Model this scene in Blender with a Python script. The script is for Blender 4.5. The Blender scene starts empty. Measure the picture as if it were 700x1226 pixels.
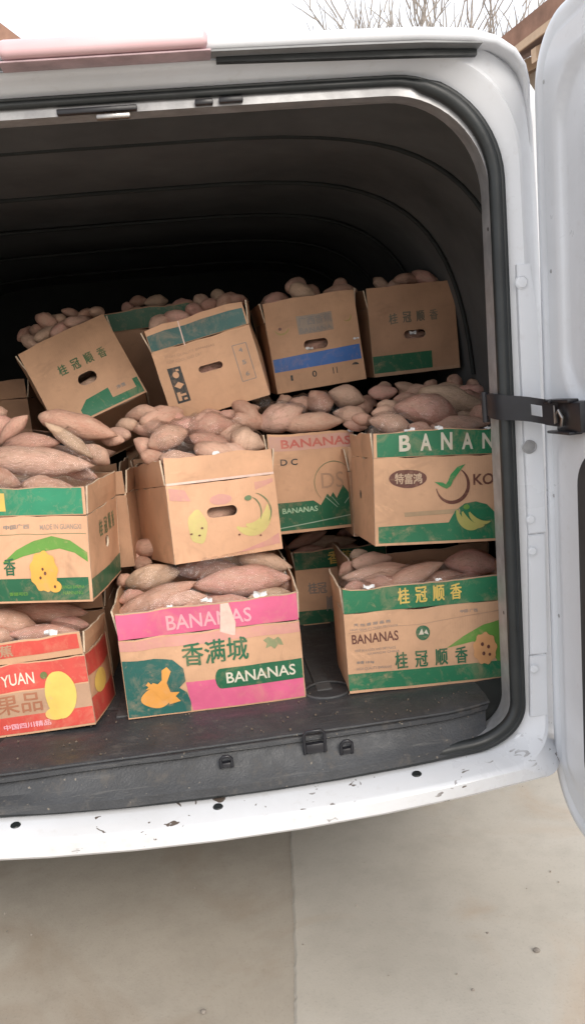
import bpy, bmesh, math, random
from math import sin, cos, pi, radians, sqrt, atan2
from mathutils import Vector, Matrix, noise
from mathutils.geometry import delaunay_2d_cdt
random.seed(7)
S = bpy.context.scene
COL = S.collection

# ------------------------------------------------------------------ camera
F, PW, PH = 1020.0, 700.0, 1226.0
CAM = Vector((0, -1.5, 1.25))
yw, pt, rl = radians(5.3), radians(8.0), radians(5.7)
FW = Vector((sin(yw)*cos(pt), cos(yw)*cos(pt), -sin(pt)))
r0 = Vector((cos(yw), -sin(yw), 0)); u0 = r0.cross(FW)
RT = cos(rl)*r0 - sin(rl)*u0; UP = sin(rl)*r0 + cos(rl)*u0
cd = bpy.data.cameras.new('camera'); co = bpy.data.objects.new('camera', cd); COL.objects.link(co)
m = Matrix((RT, UP, -FW)).transposed().to_4x4(); m.translation = CAM
co.matrix_world = m
cd.sensor_fit = 'VERTICAL'; cd.sensor_height = 24; cd.lens = F/PH*24; cd.clip_start = .02; cd.clip_end = 500
cd.dof.use_dof = False
S.camera = co

def at(px, py, Y):
    """the point of the plane y=Y seen at a pixel of the photograph"""
    r = FW + (px-PW/2)/F*RT - (py-PH/2)/F*UP
    return CAM + r*((Y-CAM.y)/r.y)

# ------------------------------------------------------------------ sky, sun, exposure
SUN_EL, SUN_AZ = radians(31), radians(160)      # azimuth clockwise from +y
W = bpy.data.worlds.new('World'); S.world = W; W.use_nodes = True
nt = W.node_tree; bg = nt.nodes['Background']
sk = nt.nodes.new('ShaderNodeTexSky'); sk.sky_type = 'NISHITA'; sk.sun_disc = False
sk.sun_elevation = SUN_EL; sk.sun_rotation = SUN_AZ; sk.air_density = 1.0; sk.dust_density = 4.0; sk.ozone_density = .6
# a bright even cloud cover with the sky showing faintly through it
mxw = nt.nodes.new('ShaderNodeMix'); mxw.data_type = 'RGBA'; mxw.inputs[0].default_value = .80
nt.links.new(sk.outputs[0], mxw.inputs[6]); mxw.inputs[7].default_value = (5.5, 5.6, 5.85, 1)
nt.links.new(mxw.outputs[2], bg.inputs[0]); bg.inputs[1].default_value = .15
ld = bpy.data.lights.new('sun', 'SUN'); ld.energy = 1.35; ld.angle = radians(30); ld.color = (1, .95, .88)
lo = bpy.data.objects.new('sun', ld); COL.objects.link(lo)
sd = Vector((sin(SUN_AZ)*cos(SUN_EL), cos(SUN_AZ)*cos(SUN_EL), sin(SUN_EL)))
lo.rotation_euler = sd.to_track_quat('Z', 'Y').to_euler()
S.view_settings.view_transform = 'Standard'; S.view_settings.look = 'None'
S.view_settings.gamma = 1; S.view_settings.exposure = .80
S.cycles.use_denoising = True
S.cycles.max_bounces = 6

# ------------------------------------------------------------------ helpers
def tag(o, label=None, cat=None, group=None, kind=None):
    if label: o['label'] = label
    if cat: o['category'] = cat
    if group: o['group'] = group
    if kind: o['kind'] = kind
    return o
def empty(name, M=None, **k):
    o = bpy.data.objects.new(name, None); COL.objects.link(o); o.empty_display_size = .05
    if M is not None: o.matrix_world = M
    return tag(o, **k)
def mesh_obj(name, verts, faces, mat, parent=None, smooth=False, mats=None, idx=None, **k):
    me = bpy.data.meshes.new(name); me.from_pydata([tuple(v) for v in verts], [], faces)
    for mm in (mats or [mat]): me.materials.append(mm)
    if idx: me.polygons.foreach_set('material_index', idx)
    if smooth: me.polygons.foreach_set('use_smooth', [True]*len(me.polygons))
    me.update()
    o = bpy.data.objects.new(name, me); COL.objects.link(o)
    if parent: o.parent = parent
    return tag(o, **k)
def auto_smooth(o, ang=35):
    me = o.data
    me.polygons.foreach_set('use_smooth', [True]*len(me.polygons))
    bm = bmesh.new(); bm.from_mesh(me)
    for e in bm.edges:
        if len(e.link_faces) == 2 and e.calc_face_angle(0) > radians(ang): e.smooth = False
    bm.to_mesh(me); bm.free()
def bm_obj(name, bm, mat, parent=None, smooth=False, ang=None, **k):
    bmesh.ops.recalc_face_normals(bm, faces=bm.faces)
    me = bpy.data.meshes.new(name); bm.to_mesh(me); bm.free()
    me.materials.append(mat)
    o = bpy.data.objects.new(name, me); COL.objects.link(o)
    if smooth: auto_smooth(o, ang or 40)
    if parent: o.parent = parent
    return tag(o, **k)
def box_bm(bm, c, s, R=None, bev=0, seg=2):
    g = bmesh.ops.create_cube(bm, size=1)
    vs = g['verts']
    bmesh.ops.scale(bm, vec=s, verts=vs)
    if bev:
        es = list({e for v in vs for e in v.link_edges})
        g2 = bmesh.ops.bevel(bm, geom=es, offset=bev, segments=seg, affect='EDGES', profile=.5)
        vs = list({v for f in bm.faces for v in f.verts if v in set(g2['verts']) or v in set(vs)} if False else set(g2['verts']))
    if R: bmesh.ops.transform(bm, matrix=R.to_4x4(), verts=vs)
    bmesh.ops.translate(bm, vec=c, verts=vs)
    return vs
def boxo(name, c, s, mat, parent=None, R=None, bev=.002, **k):
    bm = bmesh.new(); box_bm(bm, Vector((0, 0, 0)), s, None, bev)
    M = (R.to_4x4() if R else Matrix.Identity(4)); M.translation = c
    bmesh.ops.transform(bm, matrix=M, verts=bm.verts)
    return bm_obj(name, bm, mat, parent, smooth=True, **k)
def tube_bm(bm, pts, rad, n=8, closed=False):
    rings = []; N = len(pts); prev = None
    for i, p in enumerate(pts):
        a = pts[i-1] if (i or closed) else p; b = pts[(i+1) % N] if (i < N-1 or closed) else p
        t = (Vector(b)-Vector(a)).normalized()
        ref = prev if prev is not None else (Vector((0, 1, 0)) if abs(t.y) < .9 else Vector((0, 0, 1)))
        u = (ref - t*ref.dot(t)).normalized(); v = t.cross(u); prev = u
        r = rad[i] if isinstance(rad, (list, tuple)) else rad
        rings.append([bm.verts.new(Vector(p)+r*(cos(2*pi*j/n)*u+sin(2*pi*j/n)*v)) for j in range(n)])
    R = N if closed else N-1
    for i in range(R):
        A, B = rings[i], rings[(i+1) % N]
        for j in range(n): bm.faces.new((A[j], A[(j+1) % n], B[(j+1) % n], B[j]))
    if not closed:
        bm.faces.new(rings[0][::-1]); bm.faces.new(rings[-1])
def disc_bm(bm, c, nrm, r, h, n=20, dome=0):
    nrm = Vector(nrm).normalized(); c = Vector(c)
    u = nrm.orthogonal().normalized(); v = nrm.cross(u)
    A = [bm.verts.new(c+r*(cos(2*pi*j/n)*u+sin(2*pi*j/n)*v)) for j in range(n)]
    B = [bm.verts.new(c+nrm*h+.85*r*(cos(2*pi*j/n)*u+sin(2*pi*j/n)*v)) for j in range(n)]
    for j in range(n): bm.faces.new((A[j], A[(j+1) % n], B[(j+1) % n], B[j]))
    ctr = bm.verts.new(c+nrm*(h+dome))
    for j in range(n): bm.faces.new((B[j], B[(j+1) % n], ctr))

# ------------------------------------------------------------------ materials
def srgb(r, g, b):
    f = lambda c: (c/255/12.92) if c/255 <= .04045 else ((c/255+.055)/1.055)**2.4
    return (f(r), f(g), f(b), 1)
class NB:
    def __init__(s, name):
        s.m = bpy.data.materials.new(name); s.m.use_nodes = True; s.t = s.m.node_tree
        s.b = s.t.nodes['Principled BSDF']; s.b.inputs['Roughness'].default_value = .6
    def n(s, typ, **k):
        x = s.t.nodes.new(typ)
        for a, b in k.items(): setattr(x, a, b)
        return x
    def l(s, a, b): s.t.links.new(a, b)
    def coord(s, kind='Object', scale=(1, 1, 1)):
        c = s.n('ShaderNodeTexCoord'); mp = s.n('ShaderNodeMapping'); mp.inputs['Scale'].default_value = scale
        s.l(c.outputs[kind], mp.inputs[0]); return mp.outputs[0]
    def noise(s, vec, scale, detail=4, rough=.55, dist=0):
        x = s.n('ShaderNodeTexNoise'); x.inputs['Scale'].default_value = scale; x.inputs['Detail'].default_value = detail
        x.inputs['Roughness'].default_value = rough; x.inputs['Distortion'].default_value = dist
        if vec is not None: s.l(vec, x.inputs['Vector'])
        return x.outputs['Fac']
    def ramp(s, fac, stops):
        x = s.n('ShaderNodeValToRGB'); e = x.color_ramp.elements
        while len(e) < len(stops): e.new(.5)
        for i, (p, c) in enumerate(stops):
            e[i].position = p; e[i].color = c if len(c) == 4 else (*c, 1)
        s.l(fac, x.inputs[0]); return x.outputs[0]
    def mix(s, fac, a, b):
        x = s.n('ShaderNodeMix', data_type='RGBA')
        for sock, v in ((x.inputs[0], fac), (x.inputs[6], a), (x.inputs[7], b)):
            if hasattr(v, 'node'): s.l(v, sock)
            else: sock.default_value = v
        return x.outputs[2]
    def bump(s, h, strength=.3, dist=.002):
        x = s.n('ShaderNodeBump'); x.inputs['Strength'].default_value = strength; x.inputs['Distance'].default_value = dist
        s.l(h, x.inputs['Height']); s.l(x.outputs[0], s.b.inputs['Normal'])
    def set(s, **k):
        for a, v in k.items():
            a = a.replace('_', ' ')
            if hasattr(v, 'node'): s.l(v, s.b.inputs[a])
            else: s.b.inputs[a].default_value = v
        return s

def c4(r, g, b): return (r, g, b, 1)
def paint_mat(name, base, dirt=.5, chips=True, rough=.32):
    q = NB(name); v = q.coord('Object')
    d1 = q.noise(v, 3.2, 6, .65, .3); d2 = q.noise(v, 45, 3, .6)
    dirty = (base[0]*.80, base[1]*.78, base[2]*.75, 1)
    c = q.mix(q.ramp(d1, [(.42, (0, 0, 0)), (.75, (dirt, dirt, dirt))]), base, dirty)
    c = q.mix(q.ramp(d2, [(.60, (0, 0, 0)), (.75, (.25*dirt,)*3)]), c, c4(.35, .30, .25))
    if chips:
        v2 = q.coord('Object', (1, 1, 2.2))
        ch = q.noise(v2, 38, 2, .5, .8); big = q.noise(v, 6, 2)
        mm = q.n('ShaderNodeMath', operation='MULTIPLY'); q.l(q.ramp(ch, [(.665, (0, 0, 0)), (.68, (1, 1, 1))]), mm.inputs[0]); q.l(q.ramp(big, [(.44, (0, 0, 0)), (.52, (1, 1, 1))]), mm.inputs[1])
        sz = q.n('ShaderNodeSeparateXYZ'); q.l(v, sz.inputs[0]); m2 = q.n('ShaderNodeMath', operation='MULTIPLY')
        # chips sit where loads are dragged over the sill
        q.l(mm.outputs[0], m2.inputs[0]); q.l(q.ramp(sz.outputs[2], [(.54, (1, 1, 1)), (.60, (.0, .0, .0))]), m2.inputs[1])
        c = q.mix(m2.outputs[0], c, c4(.12, .095, .08))
    q.set(Base_Color=c, Roughness=rough, Coat_Weight=.25)
    q.l(q.ramp(d1, [(.3, (rough,)*3), (.8, (rough+.3,)*3)]), q.b.inputs['Roughness'])
    q.bump(q.noise(v, 14, 3), .05, .002)
    return q.m
def plain_mat(name, base, rough=.6, metal=0, var=.25, scale=20, bump=.2, spec=.5):
    q = NB(name); v = q.coord('Object')
    n1 = q.noise(v, scale, 5, .6)
    a = tuple(max(0, x*(1-var)) for x in base[:3])+(1,); b = tuple(x*(1+var) for x in base[:3])+(1,)
    q.set(Base_Color=q.ramp(n1, [(.3, a), (.7, b)]), Metallic=metal, Specular_IOR_Level=spec)
    q.l(q.ramp(q.noise(v, scale*.4, 4), [(.3, (max(0, rough-.12),)*3), (.7, (min(1, rough+.12),)*3)]), q.b.inputs['Roughness'])
    q.bump(q.noise(v, scale*6, 4), bump, .0015)
    return q.m
def board_node(q, v, base, strong=1.0):
    n1 = q.noise(v, 7, 5, .6, .2); n2 = q.noise(v, 60, 3, .6)
    a = tuple(x*.84 for x in base)+(1,); b = tuple(min(1, x*1.12) for x in base)+(1,)
    c = q.ramp(n1, [(.3, a), (.7, b)])
    st = q.noise(v, 11, 3, .6, 1.2)
    c = q.mix(q.ramp(st, [(.54, (0, 0, 0)), (.74, (.5, .5, .5))]), c, tuple(x*.60 for x in base)+(1,))
    sc_ = q.noise(v, 4.5, 7, .75, 2.5)
    c = q.mix(q.ramp(sc_, [(.60, (0, 0, 0)), (.66, (.4, .4, .4)), (.70, (0, 0, 0))]), c, tuple(min(1, x*1.35) for x in base)+(1,))
    c = q.mix(q.ramp(n2, [(.55, (0, 0, 0)), (.8, (.16, .16, .16))]), c, c4(.25, .16, .10))
    return c
def board_mat(name, base, corr=True):
    q = NB(name); v = q.coord('Object')
    q.set(Base_Color=board_node(q, v, base), Roughness=.62, Specular_IOR_Level=.35)
    w = q.n('ShaderNodeTexWave', wave_type='BANDS', bands_direction='X'); w.inputs['Scale'].default_value = 60
    q.l(v, w.inputs[0])
    ad = q.n('ShaderNodeMath', operation='MULTIPLY_ADD'); q.l(w.outputs['Fac'], ad.inputs[0]); ad.inputs[1].default_value = .035
    q.l(q.noise(v, 9, 4, .6), ad.inputs[2])
    q.bump(ad.outputs[0], .35, .006)
    return q.m
_pm = {}
def ink(name, base, under=(.60, .355, .215), wear=.55, rough=.42):
    if name in _pm: return _pm[name]
    q = NB('ink_'+name); v = q.coord('Object')
    n1 = q.noise(v, 6, 5, .6); n2 = q.noise(v, 55, 4, .7, .5)
    g_ = sum(base)/3; base = tuple(x*.9+g_*.10+.006 for x in base)
    a = tuple(x*.8 for x in base)+(1,); b = tuple(min(1, x*1.2) for x in base)+(1,)
    c = q.ramp(n1, [(.3, a), (.7, b)])
    n5 = q.noise(v, 17, 6, .75, .8)
    c = q.mix(q.ramp(n5, [(.50, (0, 0, 0)), (.80, (wear*.9,)*3)]), c, (*under, 1))
    c = q.mix(q.ramp(n2, [(.60, (0, 0, 0)), (.82, (wear,)*3)]), c, (*under, 1))
    q.set(Base_Color=c, Roughness=rough, Specular_IOR_Level=.4)
    q.bump(q.noise(v, 9, 4, .6), .25, .006)
    _pm[name] = q.m; return q.m

WHITE = paint_mat('white_van_paint', c4(.69, .705, .735), .6, rough=.22)
WHITE2 = paint_mat('white_door_paint', c4(.71, .73, .765), .4, chips=False, rough=.22)
RUBBER = plain_mat('black_seal_rubber', (.018, .021, .022), .45, var=.2, scale=30, bump=.1)
METAL = plain_mat('grey_flange_metal', (.36, .36, .365), .4, metal=.3, var=.25, scale=25, bump=.1)
def worn_plastic(name, base, rough):
    q = NB(name); v = q.coord('Object')
    n1 = q.noise(v, 5, 6, .65, .5); n2 = q.noise(v, 30, 5, .7); vs_ = q.coord('Object', (2.2, 30, 30)); n3 = q.noise(vs_, 3, 4, .7, .3); n4 = q.noise(v, 90, 2)
    c = q.ramp(n1, [(.3, tuple(x*.7 for x in base)), (.7, tuple(x*1.35 for x in base))])
    c = q.mix(q.ramp(n3, [(.58, (0, 0, 0)), (.70, (.5, .5, .5))]), c, c4(.13, .125, .12))
    c = q.mix(q.ramp(n2, [(.55, (0, 0, 0)), (.75, (.45, .45, .45))]), c, c4(.15, .13, .11))
    c = q.mix(q.ramp(n4, [(.70, (0, 0, 0)), (.74, (.8, .8, .8))]), c, c4(.22, .19, .15))
    q.set(Base_Color=c, Specular_IOR_Level=.4); q.l(q.ramp(n2, [(.3, (rough-.12,)*3), (.7, (rough+.2,)*3)]), q.b.inputs['Roughness'])
    ad = q.n('ShaderNodeMath', operation='ADD'); q.l(n2, ad.inputs[0]); q.l(q.noise(v, 260, 2), ad.inputs[1]); q.bump(ad.outputs[0], .5, .0018)
    return q.m
SCUFF = worn_plastic('dark_scuff_plastic', (.042, .044, .048), .5)
MAT_G = worn_plastic('dark_grey_floor_vinyl', (.058, .060, .062), .5)
TRIM = plain_mat('dark_interior_trim', (.032, .034, .033), .75, var=.3, scale=5, bump=.2, spec=.2)
LINER = plain_mat('grey_headliner', (.105, .106, .106), .8, var=.3, scale=3, bump=.3, spec=.1)
BLACKM = plain_mat('black_painted_steel', (.016, .016, .020), .35, var=.3, scale=18, bump=.1)
STEEL = plain_mat('worn_steel', (.35, .34, .33), .35, metal=.9, var=.3, scale=40, bump=.1)
GUTTER = plain_mat('dark_grey_gutter_strip', (.22, .225, .23), .5, var=.2, scale=12, bump=.1)
HEADER = paint_mat('header_paint', c4(.60, .59, .58), .7, chips=False, rough=.45)
DOORTRIM = plain_mat('dark_door_trim', (.03, .031, .033), .6, var=.2, scale=12)
KRAFT = board_mat('kraft_cardboard', (.60, .355, .215))
KRAFT_B = board_mat('warm_kraft_cardboard', (.66, .385, .235))
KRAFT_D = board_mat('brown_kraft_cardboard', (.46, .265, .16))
EDGE = plain_mat('cut_cardboard_edge', (.62, .50, .37), .8, var=.2, scale=90)
TYRE = plain_mat('tyre_rubber', (.02, .02, .02), .85, var=.2)

def lens_mat():
    q = NB('glare_pale_red_lens'); v = q.coord('Object')
    q.set(Base_Color=q.ramp(q.noise(v, 6, 3), [(.3, c4(.66, .42, .44)), (.7, c4(.72, .50, .52))]), Roughness=.28, Coat_Weight=.4)  # red lens lightened to pink: the glare on it is put into the colour
    return q.m
LENS = lens_mat()

def potato_mat():
    q = NB('sweet_potato_skin'); v = q.coord('Object')
    oi = q.n('ShaderNodeObjectInfo')
    off = q.n('ShaderNodeVectorMath', operation='ADD'); q.l(v, off.inputs[0])
    cmb = q.n('ShaderNodeCombineXYZ'); mu = q.n('ShaderNodeMath', operation='MULTIPLY'); q.l(oi.outputs['Random'], mu.inputs[0]); mu.inputs[1].default_value = 37
    q.l(mu.outputs[0], cmb.inputs[0]); q.l(cmb.outputs[0], off.inputs[1]); vv = off.outputs[0]
    basec = q.ramp(oi.outputs['Random'], [(0, c4(.60, .31, .235)), (.2, c4(.74, .46, .34)), (.4, c4(.52, .28, .20)), (.6, c4(.76, .40, .33)), (.8, c4(.64, .45, .31)), (1, c4(.70, .42, .33))])
    n1 = q.noise(vv, 1.6, 5, .6, .4)
    c = q.mix(q.ramp(n1, [(.38, (0, 0, 0)), (.68, (.6, .6, .6))]), basec, c4(.62, .43, .32))
    n2 = q.noise(vv, 5.5, 6, .7, .6)
    c = q.mix(q.ramp(n2, [(.52, (0, 0, 0)), (.72, (.5, .5, .5))]), c, c4(.27, .155, .095))
    n3 = q.noise(vv, 14, 3, .6)
    c = q.mix(q.ramp(n3, [(.58, (0, 0, 0)), (.72, (.45, .45, .45))]), c, c4(.70, .52, .42))
    # tips darker and browner, as dried root ends are
    sx = q.n('ShaderNodeSeparateXYZ'); q.l(v, sx.inputs[0]); ab = q.n('ShaderNodeMath', operation='ABSOLUTE'); q.l(sx.outputs[0], ab.inputs[0])
    c = q.mix(q.ramp(ab.outputs[0], [(.86, (0, 0, 0)), (1, (.6, .6, .6))]), c, c4(.22, .13, .08))
    q.set(Base_Color=c, Roughness=.68, Specular_IOR_Level=.25)
    v2 = q.n('ShaderNodeMapping'); v2.inputs['Scale'].default_value = (9, 1.2, 1.2); q.l(vv, v2.inputs[0])
    ad = q.n('ShaderNodeMath', operation='ADD'); q.l(q.noise(v2.outputs[0], 1, 3, .6), ad.inputs[0]); q.l(n2, ad.inputs[1])
    a3 = q.n('ShaderNodeMath', operation='ADD'); q.l(ad.outputs[0], a3.inputs[0]); q.l(n3, a3.inputs[1]); q.bump(a3.outputs[0], .6, .005)
    return q.m
POT = potato_mat()
def film_mat():
    q = NB('clear_plastic_film'); t = q.t
    gl = q.n('ShaderNodeBsdfGlossy'); gl.inputs['Roughness'].default_value = .13; gl.inputs[0].default_value = (1, 1, 1, 1)
    tr = q.n('ShaderNodeBsdfTransparent'); tr.inputs[0].default_value = (1, 1, 1, 1)
    mx = q.n('ShaderNodeMixShader'); fr = q.n('ShaderNodeFresnel'); fr.inputs[0].default_value = 1.35
    mm = q.n('ShaderNodeMath', operation='MULTIPLY_ADD'); q.l(fr.outputs[0], mm.inputs[0]); mm.inputs[1].default_value = .42; mm.inputs[2].default_value = .045; mm.use_clamp = True
    v = q.coord('Object'); b = q.n('ShaderNodeBump'); b.inputs['Strength'].default_value = .9; b.inputs['Distance'].default_value = .014
    q.l(q.noise(v, 22, 5, .6, 2.5), b.inputs['Height']); q.l(b.outputs[0], gl.inputs['Normal']); q.l(b.outputs[0], fr.inputs['Normal'])
    q.l(mm.outputs[0], mx.inputs[0]); q.l(tr.outputs[0], mx.inputs[1]); q.l(gl.outputs[0], mx.inputs[2])
    q.l(mx.outputs[0], t.nodes['Material Output'].inputs['Surface'])
    return q.m
FILM = film_mat()
TAPE = plain_mat('milky_packing_tape', (.74, .55, .47), .22, var=.1, scale=60)
FOIL = plain_mat('crumpled_white_plastic', (.80, .80, .80), .25, var=.1, scale=60)

# ------------------------------------------------------------------ ground
def concrete(name, a, b, spot):
    q = NB(name); v = q.coord('Object')
    n1 = q.noise(v, 1.3, 6, .6, .3); n2 = q.noise(v, 9, 5, .65); n3 = q.noise(v, 140, 3, .7); n4 = q.noise(v, 2.4, 4, .6, 1)
    c = q.ramp(n1, [(.3, a), (.7, b)])
    c = q.mix(q.ramp(n2, [(.45, (0, 0, 0)), (.75, (.4, .4, .4))]), c, tuple(x*.75 for x in a[:3])+(1,))
    c = q.mix(q.ramp(n4, [(.50, (0, 0, 0)), (.72, (.6, .6, .6))]), c, spot)
    c = q.mix(q.ramp(n3, [(.55, (0, 0, 0)), (.75, (.25, .25, .25))]), c, tuple(x*.55 for x in a[:3])+(1,))
    q.set(Base_Color=c, Roughness=.88, Specular_IOR_Level=.25)
    ad = q.n('ShaderNodeMath', operation='ADD'); q.l(n2, ad.inputs[0]); q.l(n3, ad.inputs[1]); q.bump(ad.outputs[0], .22, .003)
    return q.m
CONC_A = concrete('old_dirty_concrete', c4(.36, .32, .265), c4(.44, .395, .335), c4(.29, .22, .155))
CONC_B = concrete('pale_concrete', c4(.43, .395, .34), c4(.50, .465, .41), c4(.42, .32, .23))
def sheet(name, x0, x1, y0, y1, z, mat, **k):
    return mesh_obj(name, [(x0, y0, z), (x1, y0, z), (x1, y1, z), (x0, y1, z)], [(0, 1, 2, 3)], mat, **k)
sheet('ground', -150, 150, -150, 150, -.004, CONC_B, kind='structure')
# old slab left, newer pale slab right, with a slightly ragged joint
def slab(name, xa, xb, ragged, mat, z):
    ys = [-6+i*.012 for i in range(1000)]
    vs = []; fs = []
    for i, y in enumerate(ys):
        rx = .05 + (y-.05)*.10 + .012*noise.noise(Vector((y*2, 3, 0))) + .003*noise.noise(Vector((y*17, 7, 0))) + .003*noise.noise(Vector((y*71, 7, 0)))
        l, r = (xa, rx-.0005) if ragged == 'R' else (rx+.0005, xb)
        vs += [(l, y, z), (r, y, z)]
        e = r if ragged == 'R' else l
        vs += [(e+(.006 if ragged == 'R' else -.006), y, z-.0035)]
    for i in range(len(ys)-1):
        a = i*3; b = a+3
        fs.append((a, a+1, b+1, b))
        fs.append((a+1, a+2, b+2, b+1) if ragged == 'R' else (a, b, b+2, a+2))
    return mesh_obj(name, vs, fs, mat, kind='structure')
sheet('old_pavement', -9, 9, -6, 6, .002, CONC_A, kind='structure'); slab('pale_pavement', 0, 9, 'L', CONC_B, .006)
bm = bmesh.new()
for i in range(70):
    x, y = random.uniform(-1.2, 1.3), random.uniform(-.6, 1.3)
    r = random.uniform(.0012, .0034)
    g = bmesh.ops.create_icosphere(bm, subdivisions=1, radius=r)
    for v in g['verts']: v.co = v.co*random.uniform(.7, 1.2)+Vector((x, y, .007+r*.3))
bm_obj('gravel', bm, plain_mat('grit_stone', (.30, .27, .23), .9), kind='stuff', label='loose grit scattered over the concrete under the van', cat='gravel')
for (px, py, r) in ((642, 1142, .007), (566, 1189, .004), (583, 1120, .003), (244, 1215, .006)):
    rr = FW + (px-PW/2)/F*RT - (py-PH/2)/F*UP; p = CAM + rr*((0-CAM.z)/rr.z)
    bm = bmesh.new(); bmesh.ops.create_icosphere(bm, subdivisions=2, radius=r)
    for v in bm.verts: v.co = v.co*(1+.35*noise.noise(v.co*200+Vector((px, 0, 0)))); v.co.z *= .7
    bmesh.ops.translate(bm, vec=(p.x, p.y, r*.5+.005), verts=bm.verts)
    lab = {642: 'small pebble lying on the pale concrete, rightmost of all', 566: 'tiny pebble near the bottom edge on the pale concrete',
           583: 'tiny pebble on pale concrete nearest the bumper shadow', 244: 'small dark pebble on the old grey concrete at the bottom'}[px]
    bm_obj('pebble', bm, plain_mat('pebble_stone_%d' % px, (.25, .22, .19), .9), label=lab, cat='pebble', smooth=True)

# ------------------------------------------------------------------ van body
VX = -.2          # the van's middle
van = empty('delivery_van', Matrix.Translation((VX, 0, 0)), label='white delivery van with its rear doorway open, loaded with cartons of sweet potatoes', cat='van')
VI = Matrix.Translation((-VX, 0, 0))
def vpart(o): o.matrix_parent_inverse = VI; return o
NC = 14
def loop(xt, xb, zt, zb, rt, rb, ys, yt, yb, bow=0.0):
    """closed ring round the doorway; ys/yt/yb: y at sides, top and bottom"""
    half = []
    def X(z): return xb + (xt-xb)*min(1, max(0, (z-.6)/(1.55-.6)))
    for i in range(5): half.append((VX+(X(zb)-rb-VX)*i/5, zb, 0, 1))
    for i in range(NC+1):
        a = -pi/2+pi/2*i/NC; z = zb+rb+rb*sin(a)
        half.append((X(z)-rb+rb*cos(a), z, 0, max(0, -sin(a))**1.5))
    for i in range(1, 10):
        z = zb+rb+(zt-rt-zb-rb)*i/10; half.append((X(z), z, 0, 0))
    for i in range(NC+1):
        a = pi/2*i/NC; z = zt-rt+rt*sin(a)
        half.append((X(z)-rt+rt*cos(a), z, max(0, sin(a))**1.5, 0))
    for i in range(4, -1, -1): half.append((VX+(X(zt)-rt-VX)*i/5, zt, 1, 0))
    full = half + [(2*VX-x, z, a, b) for x, z, a, b in reversed(half[1:-1])]
    out = []
    for x, z, a, b in full:
        y = ys*(1-a-b)+yt*a+yb*b
        y -= b*bow*(1-((x+.02)/.95)**2)
        if b: z = z + b*.022*min(1.3, ((x-.03)/.47)**2)
        if a: z = z + a*.004*(1-((x-VX)/.7)**2)
        out.append(Vector((x, y, z)))
    return out
def bridge(name, loops, mat, parent=None, smooth=True, ang=30, **k):
    bm = bmesh.new(); rings = [[bm.verts.new(p) for p in L] for L in loops]
    n = len(rings[0])
    for A, B in zip(rings, rings[1:]):
        for j in range(n): bm.faces.new((A[j], A[(j+1) % n], B[(j+1) % n], B[j]))
    o = bm_obj(name, bm, mat, parent, smooth=smooth, ang=ang, **k); return o
# frame: flange, channel, jamb and steps outward
L_in = loop(.537, .513, 1.7275, .553, .165, .085, .0, .0, .0)
L_S = loop(.560, .537, 1.757, .533, .18, .10, .002, .0, -.002)
L_J1 = loop(.566, .543, 1.763, .527, .18, .10, .0, -.004, -.006)
L_J2 = loop(.590, .577, 1.776, .516, .17, .09, -.010, -.030, -.045, .03)
L_J2b = loop(.596, .583, 1.779, .512, .17, .09, -.008, -.034, -.050, .032)
L_J3 = loop(.602, .588, 1.781, .508, .165, .085, .012, -.036, -.0525, .032)
L_J4 = loop(.620, .606, 1.786, .484, .15, .07, .022, -.038, -.050, .032)
L_J5 = loop(.628, .612, 1.788, .477, .14, .06, .030, -.036, -.044, .030)
L_J6 = loop(.640, .626, 1.790, .472, .13, .055, .045, -.02, -.02, .01)
vpart(bridge('rear_frame', [L_S, L_J1, L_J2, L_J2b, L_J3, L_J4, L_J5, L_J6, loop(.642, .63, 1.79, .47, .13, .055, .12, .12, .12)], WHITE, van))
L_r1 = loop(.541, .517, 1.730, .549, .165, .085, .055, .045, .045)
L_r2 = loop(.556, .545, 1.752, .545, .165, .085, .075, .07, .06)
vpart(bridge('inner_flange', [L_S, loop(.541, .517, 1.733, .549, .165, .085, .0, 0, 0), L_in, L_r1, L_r2], METAL, van))
mid = loop(.548, .525, 1.748, .543, .172, .093, -.004, -.004, -.006)
def seal_r(L, side, top):
    return [top if p.z > 1.742 else side for p in L]
bm = bmesh.new(); tube_bm(bm, mid, seal_r(mid, .0125, .0065), 12, True)
lip = loop(.5575, .5345, 1.755, .534, .176, .097, -.008, -.008, -.010)
tube_bm(bm, lip, seal_r(lip, .0065, .0030), 8, True)
vpart(bm_obj('door_seal', bm, RUBBER, van, smooth=True, ang=80))
# outer shell: sides and roof running forward
vpart(bridge('body_shell', [loop(.642, .632, 1.79, .47, .13, .055, .10, .10, .10), loop(.655, .645, 1.792, .47, .14, .05, .085, .03, .09),
      loop(.69, .70, 1.80, .47, .14, .05, .10, .05, .12), loop(.74, .76, 1.83, .47, .15, .05, .18, .2, .2),
      loop(.775, .80, 1.85, .47, .16, .05, .4, .5, .4), loop(.78, .81, 1.87, .46, .16, .05, 1.5, 1.5, 1.5), loop(.77, .80, 1.85, .46, .16, .05, 3.2, 3.0, 3.2),
      loop(.2, .2, 1.2, .8, .1, .05, 3.4, 3.3, 3.4)], WHITE, van))
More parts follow.
